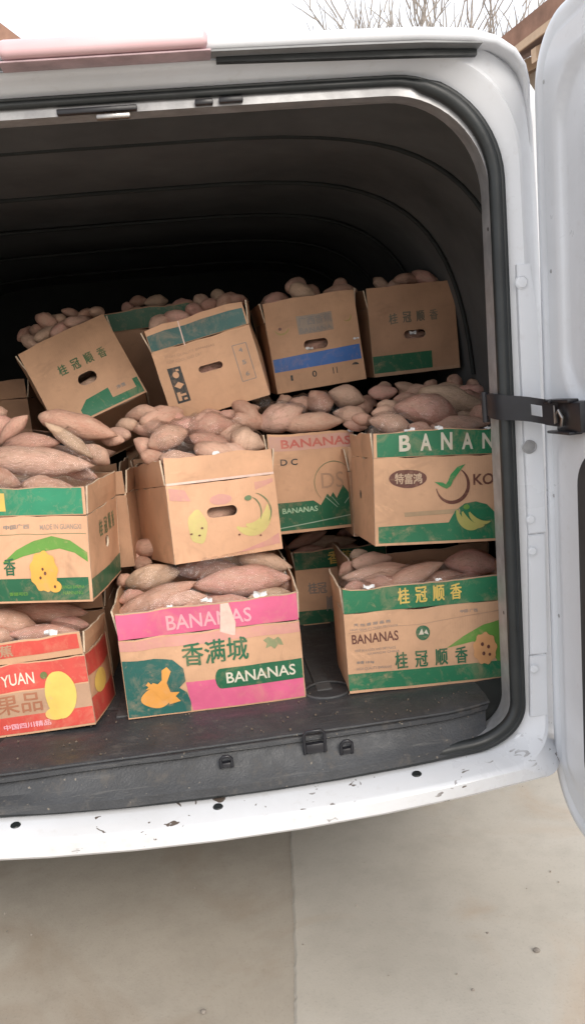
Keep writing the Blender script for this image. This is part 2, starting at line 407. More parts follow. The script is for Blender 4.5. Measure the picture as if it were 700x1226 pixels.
# roof edge: a rounded lip over the doorway, down to the hinge post
def roof_path():
    P = [Vector((VX, -.072, 1.806)), Vector((.069, -.072, 1.803)), Vector((.30, -.072, 1.800)), Vector((.41, -.071, 1.798)), Vector((.50, -.066, 1.793)),
         Vector((.545, -.056, 1.786)), Vector((.58, -.040, 1.772)), Vector((.602, -.022, 1.754)), Vector((.614, -.004, 1.733)), Vector((.622, .02, 1.70)), Vector((.63, .04, 1.63))]
    return P
P = roof_path(); full = P + []
full = [Vector((2*VX-p.x, p.y, p.z)) for p in reversed(P[1:])] + P
prof = [(.045, -.006), (.004, -.011), (-.004, -.0095), (-.008, -.003), (-.006, .006), (.004, .012), (.05, .020), (.14, .042), (.30, .06)]
bm = bmesh.new(); rings = []
for i, p in enumerate(full):
    a = full[max(0, i-1)]; b = full[min(len(full)-1, i+1)]; t = (b-a).normalized()
    n = Vector((-t.z, 0, t.x)).normalized()
    if n.z < 0 and abs(p.x-VX) < .7: n = -n
    k = max(.35, 1-max(0, abs(p.x-VX)-.70)*4)
    rings.append([bm.verts.new(p+Vector((0, dy, 0))+n*dn*k) for dy, dn in prof])
for A, B in zip(rings, rings[1:]):
    for j in range(len(prof)-1): bm.faces.new((A[j], A[j+1], B[j+1], B[j]))
vpart(bm_obj('roof_edge', bm, WHITE2, van, smooth=True, ang=60))
# header panel strip, gutter strips
def along(name, pts, w, h, mat, parent, bev=.002):
    """a flat bar following points; h vertical, w in y"""
    bm = bmesh.new(); R = []
    for p in pts:
        R.append([bm.verts.new(Vector(p)+Vector((0, a*w/2, b*h/2))) for a, b in ((-1, -1), (-1, 1), (1, 1), (1, -1))])
    for A, B in zip(R, R[1:]):
        for j in range(4): bm.faces.new((A[j], A[(j+1) % 4], B[(j+1) % 4], B[j]))
    bm.faces.new(R[0][::-1]); bm.faces.new(R[-1])
    return vpart(bm_obj(name, bm, mat, parent))
along('gutter_strip', [(-.92, -.050, 1.790), (-.4, -.060, 1.7925), (.069, -.060, 1.7905), (.30, -.060, 1.787), (.42, -.058, 1.785), (.518, -.052, 1.781)], .03, .003, GUTTER, van)
along('gutter_channel', [(.085, -.047, 1.7855), (.20, -.047, 1.782), (.32, -.046, 1.779), (.42, -.045, 1.776), (.515, -.040, 1.774)], .012, .009, RUBBER, van)
# small slots and catches in the header
for (xa, xb, z) in ((-.34, -.30, 1.732), (-.18, -.05, 1.736), (.045, .075, 1.737), (.085, .125, 1.738), (-.42, -.385, 1.731)):
    vpart(boxo('header_catch', Vector(((xa+xb)/2, -.004, z)), Vector((xb-xa, .012, .009)), BLACKM, van))
vpart(boxo('latch_plate', Vector((-.09, -.006, 1.724)), Vector((.055, .012, .008)), STEEL, van))
# high brake lamp
bm = bmesh.new()
box_bm(bm, Vector((0, 0, 0)), Vector((.318, .07, .027)), None, .010, 4)
vpart(tag(bm_obj('brake_lamp', bm, LENS, van, smooth=True, ang=60), label='red brake lamp on the roof edge, coloured pink for glare'))
bpy.data.objects['brake_lamp'].location = (-.086+0, -.062, 1.805)
vpart(boxo('lamp_gasket', Vector((-.086, -.066, 1.788)), Vector((.325, .040, .003)), plain_mat('mauve_gasket', (.50, .36, .38), .5), van, bev=.001))

# sill: scuff panel and floor
fl = []
def sm0(u):
    t = max(0, min(1, (u-.80)/.2)); return t*t
def scuff():
    # cross-section (y, z) from the loading floor over the edge down to the jamb
    prof = [(.30, .620), (.16, .622), (.125, .626), (.10, .6235), (.05, .6225), (.020, .621), (.010, .616), (.009, .608), (.016, .604), (.010, .596), (.002, .575), (-.010, .562), (-.018, .553), (-.0195, .538)]
    xs = [VX-.69+1.38*i/46 for i in range(47)]
    bm = bmesh.new(); R = []
    for i, x in enumerate(xs):
        u = abs(x-VX)/.69
        row = []
        for j, (y, z) in enumerate(prof):
            xx = x
            if u > .985: pass
            y2 = y + .028*sm0(u)*(1 if y < .1 else 0)
            y2 -= 0.006*(1-u*u)
            z2 = z + .0022*noise.noise(Vector((x*9, y*22, 1))) + (.0012*sin(x*46) if j in (3, 4) else 0)
            lim = (.480-.016*(j-8)/5) if j >= 8 else .492-.004*max(0, j-4)
            lim += VX*0
            xx = VX + (x-VX)/.69*(lim-VX)
            row.append(bm.verts.new((xx, y2, z2 + (0, 0, 0, 0, 0, 0, 0, 0, 0, .15, .5, .8, 1, 1)[j]*.022*min(1.3, ((xx-.03)/.47)**2))))
        R.append(row)
    for A, B in zip(R, R[1:]):
        for j in range(len(prof)-1): bm.faces.new((A[j], B[j], B[j+1], A[j+1]))
    return bm
vpart(bm_obj('scuff_panel', scuff(), SCUFF, van, smooth=True, ang=28))
vpart(boxo('floor_panel', Vector((VX, 1.2, .609)), Vector((1.80, 2.0, .022)), MAT_G, van))
# ribs in the floor near the opening
for k in range(14):
    x = -.86+k*.105
    vpart(boxo('floor_rib', Vector((x, .72, .6205)), Vector((.034, 1.0, .008)), MAT_G, van, bev=.003))
bm = bmesh.new(); tube_bm(bm, [Vector((.195+.048*cos(a*pi/16), .215+.05*sin(a*pi/16), .6235)) for a in range(32)], .003, 8, True)
vpart(bm_obj('floor_ring', bm, MAT_G, van, smooth=True, ang=80))
bm = bmesh.new()
tube_bm(bm, [Vector((-.86+1.345*i/30, .012-.006*(1-((-.86+1.345*i/30-VX)/.69)**2)+.028*sm0(abs(-.86+1.345*i/30-VX)/.69), .6215+.001*noise.noise(Vector((i*.7, 0, 4))))) for i in range(31)], .0028, 8)
vpart(bm_obj('edge_bead', bm, SCUFF, van, smooth=True, ang=70))
bm = bmesh.new()
for i in range(170):
    x, y = random.uniform(-.85, .47), random.uniform(.02, .22) if random.random() < .75 else random.uniform(.2, .7)
    r = random.uniform(.0007, .0024)
    g = bmesh.ops.create_icosphere(bm, subdivisions=1, radius=r)
    for v in g['verts']: v.co = v.co*random.uniform(.6, 1.3)+Vector((x, y, .6245+r*.4 if y < .3 else .6215))
bm_obj('soil_crumbs', bm, plain_mat('dry_soil', (.13, .10, .075), .95), kind='stuff', label='dry soil crumbs fallen from the sweet potatoes onto the loading floor', cat='soil')
# latch strikers standing at the sill edge
def striker(x, y, z, w, h, big):
    bm = bmesh.new()
    tube_bm(bm, [Vector((x-w/2, y, z-h/2)), Vector((x-w/2, y-.006, z+h/2-.006)), Vector((x-w/2+.006, y-.008, z+h/2)), Vector((x+w/2-.006, y-.008, z+h/2)), Vector((x+w/2, y-.006, z+h/2-.006)), Vector((x+w/2, y, z-h/2))], .0032, 8)
    s = bm_obj('striker', bm, BLACKM, van, smooth=True, ang=60); vpart(s)
    b = boxo('striker_base', Vector((x, y+.002, z-h*.28)), Vector((w*.9, .014, h*.40)), BLACKM, van, bev=.003); vpart(b)
striker(.137, -.002, .608, .038, .046, True)
striker(.195, -.004, .590, .020, .028, False)
striker(-.028, -.006, .595, .020, .024, False)
def on_frame(px, py, Y): return at(px, py, Y)
for (px, py, Y) in ((18, 982, -.032), (260, 958, -.036), (498, 926, -.030)):
    x = at(px, py, Y).x; k = .030*(1-((x+.02)/.95)**2)
    p = Vector((x, -.006-(.039+k)*.42, .527-.011*.42+.022*min(1.3, ((x-.03)/.47)**2))); nn = Vector((0, -.16, 1)); bm = bmesh.new()
    disc_bm(bm, p, nn, .0095, .0022, 20, -.0004)
    vpart(bm_obj('drain_grommet', bm, RUBBER, van, smooth=True, ang=30))
# raised plate on the hinge post and its plugs
def plate(name, quad, y0, y1, mat):
    vs = [Vector((x, y0, z)) for x, z in quad]+[Vector((x, y1, z)) for x, z in quad]
    bm = bmesh.new(); V = [bm.verts.new(v) for v in vs]; n = len(quad)
    bm.faces.new(V[n:]);
    for j in range(n): bm.faces.new((V[j], V[(j+1) % n], V[n+(j+1) % n], V[n+j]))
    bmesh.ops.bevel(bm, geom=[e for e in bm.edges if all(v in V[n:] for v in e.verts)], offset=.0016, segments=2, affect='EDGES')
    return vpart(bm_obj(name, bm, mat, van, smooth=True))
plate('post_plate', [(.5655, .951), (.5705, 1.30), (.5735, 1.431), (.5975, 1.431), (.603, 1.36), (.603, 1.2), (.598, .951)], -.004, -.0145, WHITE2)
plate('post_plate', [(.555, .722), (.565, .948), (.5965, .948), (.588, .722)], -.004, -.0125, WHITE2)
plate('post_plate', [(.548, .60), (.5545, .719), (.5865, .719), (.582, .60)], -.004, -.0115, WHITE2)
for (px, py, r, dome) in ((624, 338, .0105, .0008), (635, 622, .0075, .0006), (637, 660, .0075, .0006), (639, 801, .0075, .0006), (623, 887, .0135, .002)):
    Y = -.015 if py < 850 else -.012
    p = at(px, py, Y); bm = bmesh.new(); disc_bm(bm, p, (0, -1, 0), r, .0014, 24, dome)
    tube_bm(bm, [p+Vector((r*1.08*cos(a*pi/12), -.0002, r*1.08*sin(a*pi/12))) for a in range(24)], .0007, 6, True)
    vpart(bm_obj('body_plug', bm, WHITE2, van, smooth=True, ang=30))
# flat grey disc below the strap, its tone painting a round hole's inner shade
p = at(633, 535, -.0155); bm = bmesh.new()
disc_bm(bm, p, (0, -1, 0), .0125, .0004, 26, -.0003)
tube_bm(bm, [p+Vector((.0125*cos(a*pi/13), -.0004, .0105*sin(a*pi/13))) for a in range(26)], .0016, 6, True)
vpart(bm_obj('hole_shade_disc', bm, METAL, van, smooth=True, ang=30))

# interior: ceiling, side trims, bulkhead
def icl(Y, g=0): return loop(.745-g, .74-g, 1.80-g, .60, .16, .05, Y, Y, Y)
vpart(bridge('interior_lining', [loop(.556, .545, 1.752, .545, .165, .085, .075, .07, .06), loop(.60, .59, 1.765, .575, .16, .05, .085, .08, .07), loop(.70, .69, 1.79, .59, .16, .05, .10, .10, .10), icl(.15), icl(.6, .0), icl(1.2), icl(2.2, .02)], TRIM, van))
vpart(boxo('bulkhead', Vector((VX, 2.22, 1.2)), Vector((1.90, .03, 1.3)), TRIM, van))
bm = bmesh.new()
rw = []
for i in range(60):
    y = .10+i*.036
    rw.append([bm.verts.new((VX-.932*(1 if cos(pi*j/40) > 0 else -1)*abs(cos(pi*j/40))**.42, y, .80+.982*sin(pi*j/40)**.42+.0035*sin(y*13)+.004*noise.noise(Vector((j*.3, y*4, 0))))) for j in range(41)])
for A, B in zip(rw, rw[1:]):
    for j in range(40): bm.faces.new((A[j], B[j], B[j+1], A[j+1]))
vpart(bm_obj('headliner', bm, LINER, van, smooth=True))
for y in (.34, .72, 1.10, 1.5, 1.95):
    bm = bmesh.new()
    P3 = [Vector((VX-.925*(1 if cos(pi*j/40) > 0 else -1)*abs(cos(pi*j/40))**.42, y, .80+.978*sin(pi*j/40)**.42)) for j in range(2, 39)]
    tube_bm(bm, P3, .0055, 8); bmesh.ops.scale(bm, vec=(1, 1, 1), verts=bm.verts)
    vpart(bm_obj('roof_bow', bm, TRIM, van, smooth=True, ang=60))
for y in ():
    for s in (-1, 1):
        bm = bmesh.new()
        tube_bm(bm, [Vector((VX+s*(.935), y, .64)), Vector((VX+s*.94, y, 1.1)), Vector((VX+s*.94, y, 1.5)), Vector((VX+s*.92, y, 1.68)), Vector((VX+s*.84, y, 1.77))], .022, 8)
        vpart(bm_obj('side_rib', bm, TRIM, van, smooth=True, ang=60))
# trim panel lip that makes the wavy inner edge right of the load
pts = [(.5405, 1.47), (.538, 1.42), (.5375, 1.36), (.5405, 1.28), (.541, 1.2), (.536, 1.1), (.532, .95)]
bm = bmesh.new(); tube_bm(bm, [Vector((x+.012, .045, z)) for x, z in pts], [.006, .012, .014, .012, .008, .006, .003], 8)
vpart(bm_obj('trim_lip', bm, TRIM, van, smooth=True, ang=60))
# dark bolts in the flange return
for z in (1.50, 1.425, 1.30, .80, .70):
    bm = bmesh.new(); disc_bm(bm, Vector((.5385 if z > 1 else .521, .018, z)), (-1, 0, 0), .004, .002, 12)
    vpart(bm_obj('flange_bolt', bm, BLACKM, van, smooth=True))
# rear underbody, bumper return, wheels
vpart(boxo('underbody', Vector((VX, 1.80, .42)), Vector((1.75, 2.3, .06)), TRIM, van))
for s in (-1, 1):
    bm = bmesh.new()
    tube = [Vector((VX+s*(.60), 1.05, .30)), Vector((VX+s*.61, 1.05, .30)), Vector((VX+s*.77, 1.05, .30)), Vector((VX+s*.78, 1.05, .30))]
    tube_bm(bm, tube, [.26, .29, .29, .26], 36)
    vpart(bm_obj('wheel', bm, TYRE, van, smooth=True))
vpart(boxo('axle_beam', Vector((VX, 1.05, .29)), Vector((1.3, .09, .09)), TRIM, van))

# ------------------------------------------------------------------ opened door at the right
def DXp(z): return .5915+.034*(z-.5)/1.2
DOORA = radians(2.0)
def door_pt(s, z, x): # s: distance from hinge edge towards the viewer
    return Vector((DXp(z)+x+s*sin(DOORA), -.0-s*cos(DOORA), z))
def rrect(s0, s1, z0, z1, r, n=10, off=0):
    s0 += off; s1 -= off; z0 += off; z1 -= off
    rr = r if isinstance(r, tuple) else (r,)*4
    rr = [max(.004, q-off) for q in rr]; out = []
    for (cx, cz, a0, q) in ((s0+rr[0], z0+rr[0], pi, rr[0]), (s1-rr[1], z0+rr[1], 1.5*pi, rr[1]), (s1-rr[2], z1-rr[2], 0, rr[2]), (s0+rr[3], z1-rr[3], .5*pi, rr[3])):
        for i in range(n+1):
            a = a0+pi/2*i/n; out.append((cx+q*cos(a), cz+q*sin(a)))
    return out
D0 = (.0, .74, .405, 1.815)
DR = (.13, .08, .10, .105)
def dring(off, x): return [door_pt(s, z, x) for s, z in rrect(*D0, DR, 12, off)]
door_bits = []
bm = bmesh.new()
rings = [dring(.0, .050), dring(-.004, .040), dring(-.003, .012), dring(.001, .003), dring(.006, .0), dring(.022, -.001), dring(.027, .004), dring(.034, .0045), dring(.040, -.001)]
rv = [[bm.verts.new(p) for p in L] for L in rings]; n = len(rv[0])
for A, B in zip(rv, rv[1:]):
    for j in range(n): bm.faces.new((A[j], A[(j+1) % n], B[(j+1) % n], B[j]))
bm.faces.new(rv[0][::-1])
o = bm_obj('rear_door', bm, WHITE2, van, smooth=True, ang=50, label='white rear door swung open at the right'); vpart(o); RD = o
# inner sheet of the door as a height field with the pressed recesses
def sdf(s, z, s0, s1, z0, z1, r):
    cx, cz = (s0+s1)/2, (z0+z1)/2; dx = abs(s-cx)-(s1-s0)/2+r; dz = abs(z-cz)-(z1-z0)/2+r
    return sqrt(max(dx, 0)**2+max(dz, 0)**2)+min(max(dx, dz), 0)-r
def sm(a, b, x): t = min(1, max(0, (x-a)/(b-a))); return t*t*(3-2*t)
outl = rrect(*D0, DR, 12, .0395)
grid = []
s = .05
while s < .70:
    z = .455
    while z < 1.775:
        if sdf(s, z, .04, .70, .445, 1.775, .09) < -.004: grid.append((s, z))
        z += .0125
    s += .0085 if s < .24 else .03
pts = [Vector(p) for p in outl+grid]
ne = len(outl)
res = delaunay_2d_cdt(pts, [(i, (i+1) % ne) for i in range(ne)], [], 0, 1e-6)
def dheight(s, z):
    x = -.001
    x += .013*sm(.004, -.016, sdf(s, z, .078, .66, 1.175, 1.728, .10))
    x += -.004*sm(.006, -.004, sdf(s, z, .062, .68, .50, 1.13, .05))
    x -= .003*sm(.0, -.03, sdf(s, z, .14, .62, 1.23, 1.69, .08))
    return x
vs = [door_pt(p.x, p.y, dheight(p.x, p.y)) for p in res[0]]
def inside(p, poly):
    c = False; j = len(poly)-1
    for i in range(len(poly)):
        a, b = poly[i], poly[j]
        if (a[1] > p[1]) != (b[1] > p[1]) and p[0] < (b[0]-a[0])*(p[1]-a[1])/(b[1]-a[1])+a[0]: c = not c
        j = i
    return c
fs = [f for f in res[2] if inside(((res[0][f[0]].x+res[0][f[1]].x+res[0][f[2]].x)/3, (res[0][f[0]].y+res[0][f[1]].y+res[0][f[2]].y)/3), outl)]
o = mesh_obj('inner_door_sheet', vs, fs, WHITE2, RD, smooth=True)
# dark trim card on the lower door
bm = bmesh.new(); ringsT = []
for off, x in ((-.002, -.003), (0, -.010), (.004, -.013), (.012, -.013)):
    ringsT.append([bm.verts.new(door_pt(s, z, x)) for s, z in rrect(.150, .62, .515, 1.105, .055, 8, off)])
n = len(ringsT[0])
for A, B in zip(ringsT, ringsT[1:]):
    for j in range(n): bm.faces.new((A[j], A[(j+1) % n], B[(j+1) % n], B[j]))
bm.faces.new(ringsT[-1])
bm_obj('door_trim', bm, DOORTRIM, RD, smooth=True)
for (s, z) in ((.045, 1.72), (.052, 1.41), (.038, 1.02), (.045, .80)):
    bm = bmesh.new(); disc_bm(bm, door_pt(s, z, -.001), (-1, 0, 0), .0035, .001, 10)
    bm_obj('door_screw', bm, METAL, RD, smooth=True)

# ------------------------------------------------------------------ check strap
cs = empty('check_strap', Matrix.Translation((VX, 0, 0)), ); cs.parent = van; vpart(cs)
del cs
A0 = Vector((.517, .012, 1.187)); A1 = Vector((.556, -.045, 1.181)); A2 = Vector((.584, -.084, 1.172)); A3 = Vector((.598, -.108, 1.168))
bm = bmesh.new()
axis = [Vector((.512, .034, 1.192)), Vector((.5155, .006, 1.189)), Vector((.522, -.010, 1.187)), Vector((.532, -.022, 1.185)), A1, Vector((.566, -.056, 1.1785)), Vector((.580, -.072, 1.174)), A2, A3]
hh = [.016, .022, .023, .022, .0215, .0215, .0215, .022, .022]
fr = []; bk = []
for p, h in zip(axis, hh):
    q = Vector((.003, .0045, 0))
    fr.append([p+Vector((0, 0, t*h)) for t in (-1, -.45, .45, 1)]); bk.append([v+q for v in fr[-1]])
V1 = [[bm.verts.new(v) for v in r] for r in fr]; V2 = [[bm.verts.new(v) for v in r] for r in bk]
N = len(axis)
for i in range(N-1):
    for j in range(3):
        if i == 5 and j == 1: continue
        bm.faces.new((V1[i][j], V1[i+1][j], V1[i+1][j+1], V1[i][j+1])); bm.faces.new((V2[i][j], V2[i][j+1], V2[i+1][j+1], V2[i+1][j]))
    bm.faces.new((V1[i][0], V2[i][0], V2[i+1][0], V1[i+1][0])); bm.faces.new((V1[i][3], V1[i+1][3], V2[i+1][3], V2[i][3]))
for i in (5,):
    for j in (1, 2): bm.faces.new((V1[i][j], V1[i+1][j], V2[i+1][j], V2[i][j]))
for i in (5, 6): bm.faces.new((V1[i][1], V2[i][1], V2[i][2], V1[i][2]))
for i in (0, N-1):
    for j in range(3): bm.faces.new((V1[i][j], V1[i][j+1], V2[i][j+1], V2[i][j]))
bmesh.ops.remove_doubles(bm, verts=bm.verts, dist=1e-6)
strap = bm_obj('door_strap', bm, BLACKM, van, smooth=True, ang=40); vpart(strap)
bpy.data.objects.remove(bpy.data.objects['check_strap'])
bm = bmesh.new(); tube_bm(bm, [Vector((.513, .028, 1.215)), Vector((.513, .028, 1.160))], .006, 10)
box_bm(bm, Vector((.520, .034, 1.205)), Vector((.022, .022, .012)), None, .003)
bm_obj('strap_pivot', bm, BLACKM, strap, smooth=True)
# catch on the door
bm = bmesh.new()
box_bm(bm, Vector((.610, -.140, 1.164)), Vector((.030, .095, .050)), None, .004)
box_bm(bm, Vector((.597, -.118, 1.191)), Vector((.020, .085, .006)), None, .002)
box_bm(bm, Vector((.597, -.120, 1.138)), Vector((.024, .090, .005)), None, .002)
box_bm(bm, Vector((.586, -.086, 1.190)), Vector((.010, .020, .006)), None, .002)
bm_obj('strap_catch', bm, BLACKM, strap, smooth=True)
bm = bmesh.new()
tube_bm(bm, [Vector((.592, -.104, 1.155)), Vector((.588, -.112, 1.170)), Vector((.588, -.122, 1.175)), Vector((.590, -.132, 1.163)), Vector((.592, -.124, 1.150))], .0030, 8)
box_bm(bm, Vector((.5895, -.101, 1.168)), Vector((.003, .003, .032)), None, .001)
bm_obj('catch_hook', bm, STEEL, strap, smooth=True)

# ------------------------------------------------------------------ carton machinery
_tc = {}
def text_geo(s, bold=.0):
    if any(ord(ch) > 0x2E80 for ch in s): bold = min(bold, .006)
    k = (s, bold)
    if k in _tc: return _tc[k]
    cu = bpy.data.curves.new('t', 'FONT'); cu.body = s; cu.size = 1; cu.resolution_u = 3; cu.offset = bold
    o = bpy.data.objects.new('t', cu); COL.objects.link(o)
    dg = bpy.context.evaluated_depsgraph_get()
    me = bpy.data.meshes.new_from_object(o.evaluated_get(dg))
    vs = [(v.co.x, v.co.y) for v in me.vertices]; fs = [tuple(p.vertices) for p in me.polygons]
    bpy.data.objects.remove(o); bpy.data.curves.remove(cu); bpy.data.meshes.remove(me)
    tri = []
    for f in fs:
        for i in range(1, len(f)-1): tri.append((f[0], f[i], f[i+1]))
    if vs:
        x0 = min(v[0] for v in vs); x1 = max(v[0] for v in vs); y0 = min(v[1] for v in vs); y1 = max(v[1] for v in vs)
        vs = [((x-x0)/(x1-x0+1e-9), (y-y0)/(y1-y0+1e-9)) for x, y in vs]
    asp = (x1-x0)/(y1-y0+1e-9) if vs else 1; lim = .22; out = []; st = list(tri); mp = {}
    while st:
        f = st.pop(); P_ = [vs[i] for i in f]
        ls = [(((P_[i][0]-P_[(i+1) % 3][0])*asp)**2+(P_[i][1]-P_[(i+1) % 3][1])**2, i) for i in range(3)]
        l, i = max(ls)
        if l < lim*lim: out.append(f); continue
        a, b, c = f[i], f[(i+1) % 3], f[(i+2) % 3]; kk = (min(a, b), max(a, b))
        if kk not in mp: mp[kk] = len(vs); vs.append(((vs[a][0]+vs[b][0])/2, (vs[a][1]+vs[b][1])/2))
        m_ = mp[kk]; st += [(a, m_, c), (m_, b, c)]
    _tc[k] = (vs, out); return _tc[k]

class Panel:
    """a cardboard face: origin O, axes U, V, outward N, size w x h, slightly bowed"""
    def __init__(s, name, O, U, V, N, w, h, root, mat, bulge=.004, thick=.004, hole=None, seed=0, tabs=0, notch=None):
        s.name = name
        s.O, s.U, s.V, s.N, s.w, s.h = Vector(O), Vector(U), Vector(V), Vector(N), w, h
        s.bulge, s.seed, s.hole = bulge, seed, None
        s.outline = [(0, 0), (w, 0), (w, h), (0, h)]
        if notch:
            s.outline = [(a*w, b*h) for a, b in notch]
        if hole:
            cu, cv, a, b = hole; P = []
            cx, cy, a, b = cu*w, cv*h, a, b
            for i in range(16):
                t = 2*pi*i/16+pi/16; dx = cos(t); dy = sin(t)
                P.append((cx+(a-b)*(1 if dx > 0 else -1)+b*dx, cy+b*dy))
            s.hole = P
        T, V2 = s.fill(s.outline)
        front = [s.map(x, y, 0) for x, y in V2]; back = [s.map(x, y, -thick) for x, y in V2]
        n = len(V2); fs = []; idx = []
        ecount = {}
        for f in T:
            fs.append(tuple(f)); idx.append(0); fs.append(tuple(n+i for i in reversed(f))); idx.append(0)
            for i in range(3):
                e = (f[i], f[(i+1) % 3]); ecount[e] = 1
        for (a, b) in list(ecount):
            if (b, a) not in ecount:
                fs.append((b, a, n+a, n+b)); idx.append(1)
        s.o = mesh_obj(name, front+back, fs, None, root, mats=[mat, EDGE], idx=idx)
        s.layer = 0
    def map(s, x, y, off):
        u = min(1, max(0, x/s.w)); v = min(1, max(0, y/s.h))
        b = s.bulge*sin(pi*u)*(.35+.65*sin(pi*v)) + .0018*noise.noise(Vector((x*14+s.seed*3.1, y*14, s.seed)))
        b += .003*noise.noise(Vector((x*6+s.seed*1.7, y*6, s.seed+9)))
        e = v*v*(.006*noise.noise(Vector((x*16, s.seed*2.3, 0)))+.002*noise.noise(Vector((x*60, s.seed*2.3, 0)))) if s.name != 'bottom_panel' else 0
        return s.O+s.U*x+s.V*(y+e)+s.N*(b+off)
    def fill(s, outline, holes=True):
        fine = []
        for i, a in enumerate(outline):
            b = outline[(i+1) % len(outline)]; k = max(1, int(sqrt((a[0]-b[0])**2+(a[1]-b[1])**2)/.016))
            for j in range(k): fine.append((a[0]+(b[0]-a[0])*j/k, a[1]+(b[1]-a[1])*j/k))
        outline = fine
        xs = [p[0] for p in outline]; ys = [p[1] for p in outline]
        pts = [Vector(p) for p in outline]; edges = [(i, (i+1) % len(outline)) for i in range(len(outline))]
        x0, x1, y0, y1 = min(xs), max(xs), min(ys), max(ys)
        if s.hole and holes:
            k = len(pts); pts += [Vector(p) for p in s.hole]; edges += [(k+i, k+(i+1) % len(s.hole)) for i in range(len(s.hole))]
        k1 = max(4, int(s.w/.018)); k2 = max(2, int(s.h/.018)); gx = [s.w*i/k1 for i in range(1, k1)]; gy = [s.h*i/k2 for i in range(1, k2)]
        for x in gx:
            for y in gy:
                if x0 < x < x1 and y0 < y < y1: pts.append(Vector((x, y)))
        R = delaunay_2d_cdt(pts, edges, [], 0, 1e-7)
        V2 = [(v.x, v.y) for v in R[0]]; T = []
        for f in R[2]:
            c = (sum(V2[i][0] for i in f)/3, sum(V2[i][1] for i in f)/3)
            if not inside(c, outline): continue
            if s.hole and holes and inside(c, s.hole): continue
            a, b, d = (V2[i] for i in f)
            ar = (b[0]-a[0])*(d[1]-a[1])-(b[1]-a[1])*(d[0]-a[0])
            if abs(ar) < 1e-12: continue
            T.append(f if ar > 0 else f[::-1])
        used = sorted({i for f in T for i in f}); mp = {u: k for k, u in enumerate(used)}
        return [[mp[i] for i in f] for f in T], [V2[u] for u in used]
    def draw(s, name, shapes, mats, label=None, split=False):
        """shapes: list of (kind, args, material index, layer)"""
        if split or (name in ('lettering', 'care_symbols', 'printed_notice', 'date_frame') and len(shapes) > 1):
            for sh in shapes: s.draw(name, [sh], mats)
            return
        # pieces that do not touch become prints of their own
        if not any(sh[0] == 'text' for sh in shapes) and len(shapes) > 1:
            bb = [(min(p[0] for p in sh[1]), min(p[1] for p in sh[1]), max(p[0] for p in sh[1]), max(p[1] for p in sh[1])) for sh in shapes]
            lab_ = list(range(len(shapes)))
            for i in range(len(shapes)):
                for j in range(i):
                    A_, B_ = bb[i], bb[j]
                    if A_[0] < B_[2] and B_[0] < A_[2] and A_[1] < B_[3] and B_[1] < A_[3]:
                        o_, n_ = lab_[i], lab_[j]; lab_ = [n_ if q == o_ else q for q in lab_]
            if len(set(lab_)) > 1:
                for k in sorted(set(lab_)): s.draw(name, [sh for sh, q in zip(shapes, lab_) if q == k], mats, label)
                return
        vs = []; fs = []; idx = []
        # flip so that +x of the print runs along U and faces outward
        sgn = 1 if s.U.cross(s.V).dot(s.N) > 0 else -1
        for sh in shapes:
            kind, a, mi = sh[:3]; lay = sh[3] if len(sh) > 3 else 1
            off = .0007*lay
            if kind == 'poly':
                T, V2 = s.fill([(u*s.w, v*s.h) for u, v in a])
            elif kind == 'text':
                body, uu0, vv0, uu1, vv1 = a[:5]; bold = a[5] if len(a) > 5 else .012; shear = a[6] if len(a) > 6 else 0
                tv, T0 = text_geo(body, bold)
                V2 = [((uu0+(uu1-uu0)*x)*s.w, (vv0+(vv1-vv0)*y+shear*x)*s.h) for x, y in tv]
                # cut long spans so the letters follow the bowed face
                T = list(T0)
                if any(ord(ch) > 0x2E80 for ch in body):   # heavier strokes for the characters
                    k0 = len(V2); V2 = V2+[(x+.0011, y+.0006) for x, y in V2]; T += [tuple(k0+i for i in f) for f in T0]; dup = k0
                else: dup = None
            k = len(vs)
            if kind == 'poly': dup = None
            vs += [s.map(x, y, off+(.00012 if dup and q_ >= dup else 0)) for q_, (x, y) in enumerate(V2)]
            for f in T: fs.append(tuple(k+i for i in f)); idx.append(mi)
        o = mesh_obj(name, vs, fs, None, s.o, mats=mats, idx=idx)
        if label: o['label'] = label
        return o
def ell(cu, cv, ru, rv, n=28, a0=0, a1=2*pi, wob=0, k=7):
    return [(cu+ru*(1+wob*sin(k*(a0+(a1-a0)*i/n)+1))*cos(a0+(a1-a0)*i/n), cv+rv*(1+wob*sin(k*(a0+(a1-a0)*i/n)+1))*sin(a0+(a1-a0)*i/n)) for i in range(n)]
def rect(a, b, c, d): return [(a, b), (c, b), (c, d), (a, d)]
def pill(a, b, c, d, asp):
    r = (d-b)/2; ru = r*asp; out = []
    for i in range(9): t = -pi/2+pi*i/8; out.append((c-ru+ru*cos(t), (b+d)/2+r*sin(t)))
    for i in range(9): t = pi/2+pi*i/8; out.append((a+ru+ru*cos(t), (b+d)/2+r*sin(t)))
    return out
def arc(cu, cv, ru, rv, a0, a1, w0, w1=None, n=18):
    """tapering arc band"""
    w1 = w0 if w1 is None else w1
    o = []; i_ = []
    for i in range(n+1):
        t = i/n; a = a0+(a1-a0)*t; w = (w0+(w1-w0)*t)*(sin(pi*min(1, max(.04, t*.96+.02)))**.6)
        o.append((cu+(ru+w)*cos(a), cv+(rv+w*rv/ru)*sin(a))); i_.append((cu+(ru-w)*cos(a), cv+(rv-w*rv/ru)*sin(a)))
    return o+i_[::-1]
def line(a, b, c, d, w):
    dx, dy = c-a, d-b; l = sqrt(dx*dx+dy*dy); nx, ny = -dy/l*w/2, dx/l*w/2
    return [(a-nx, b-ny), (c-nx, d-ny), (c+nx, d+ny), (a+nx, b+ny)]

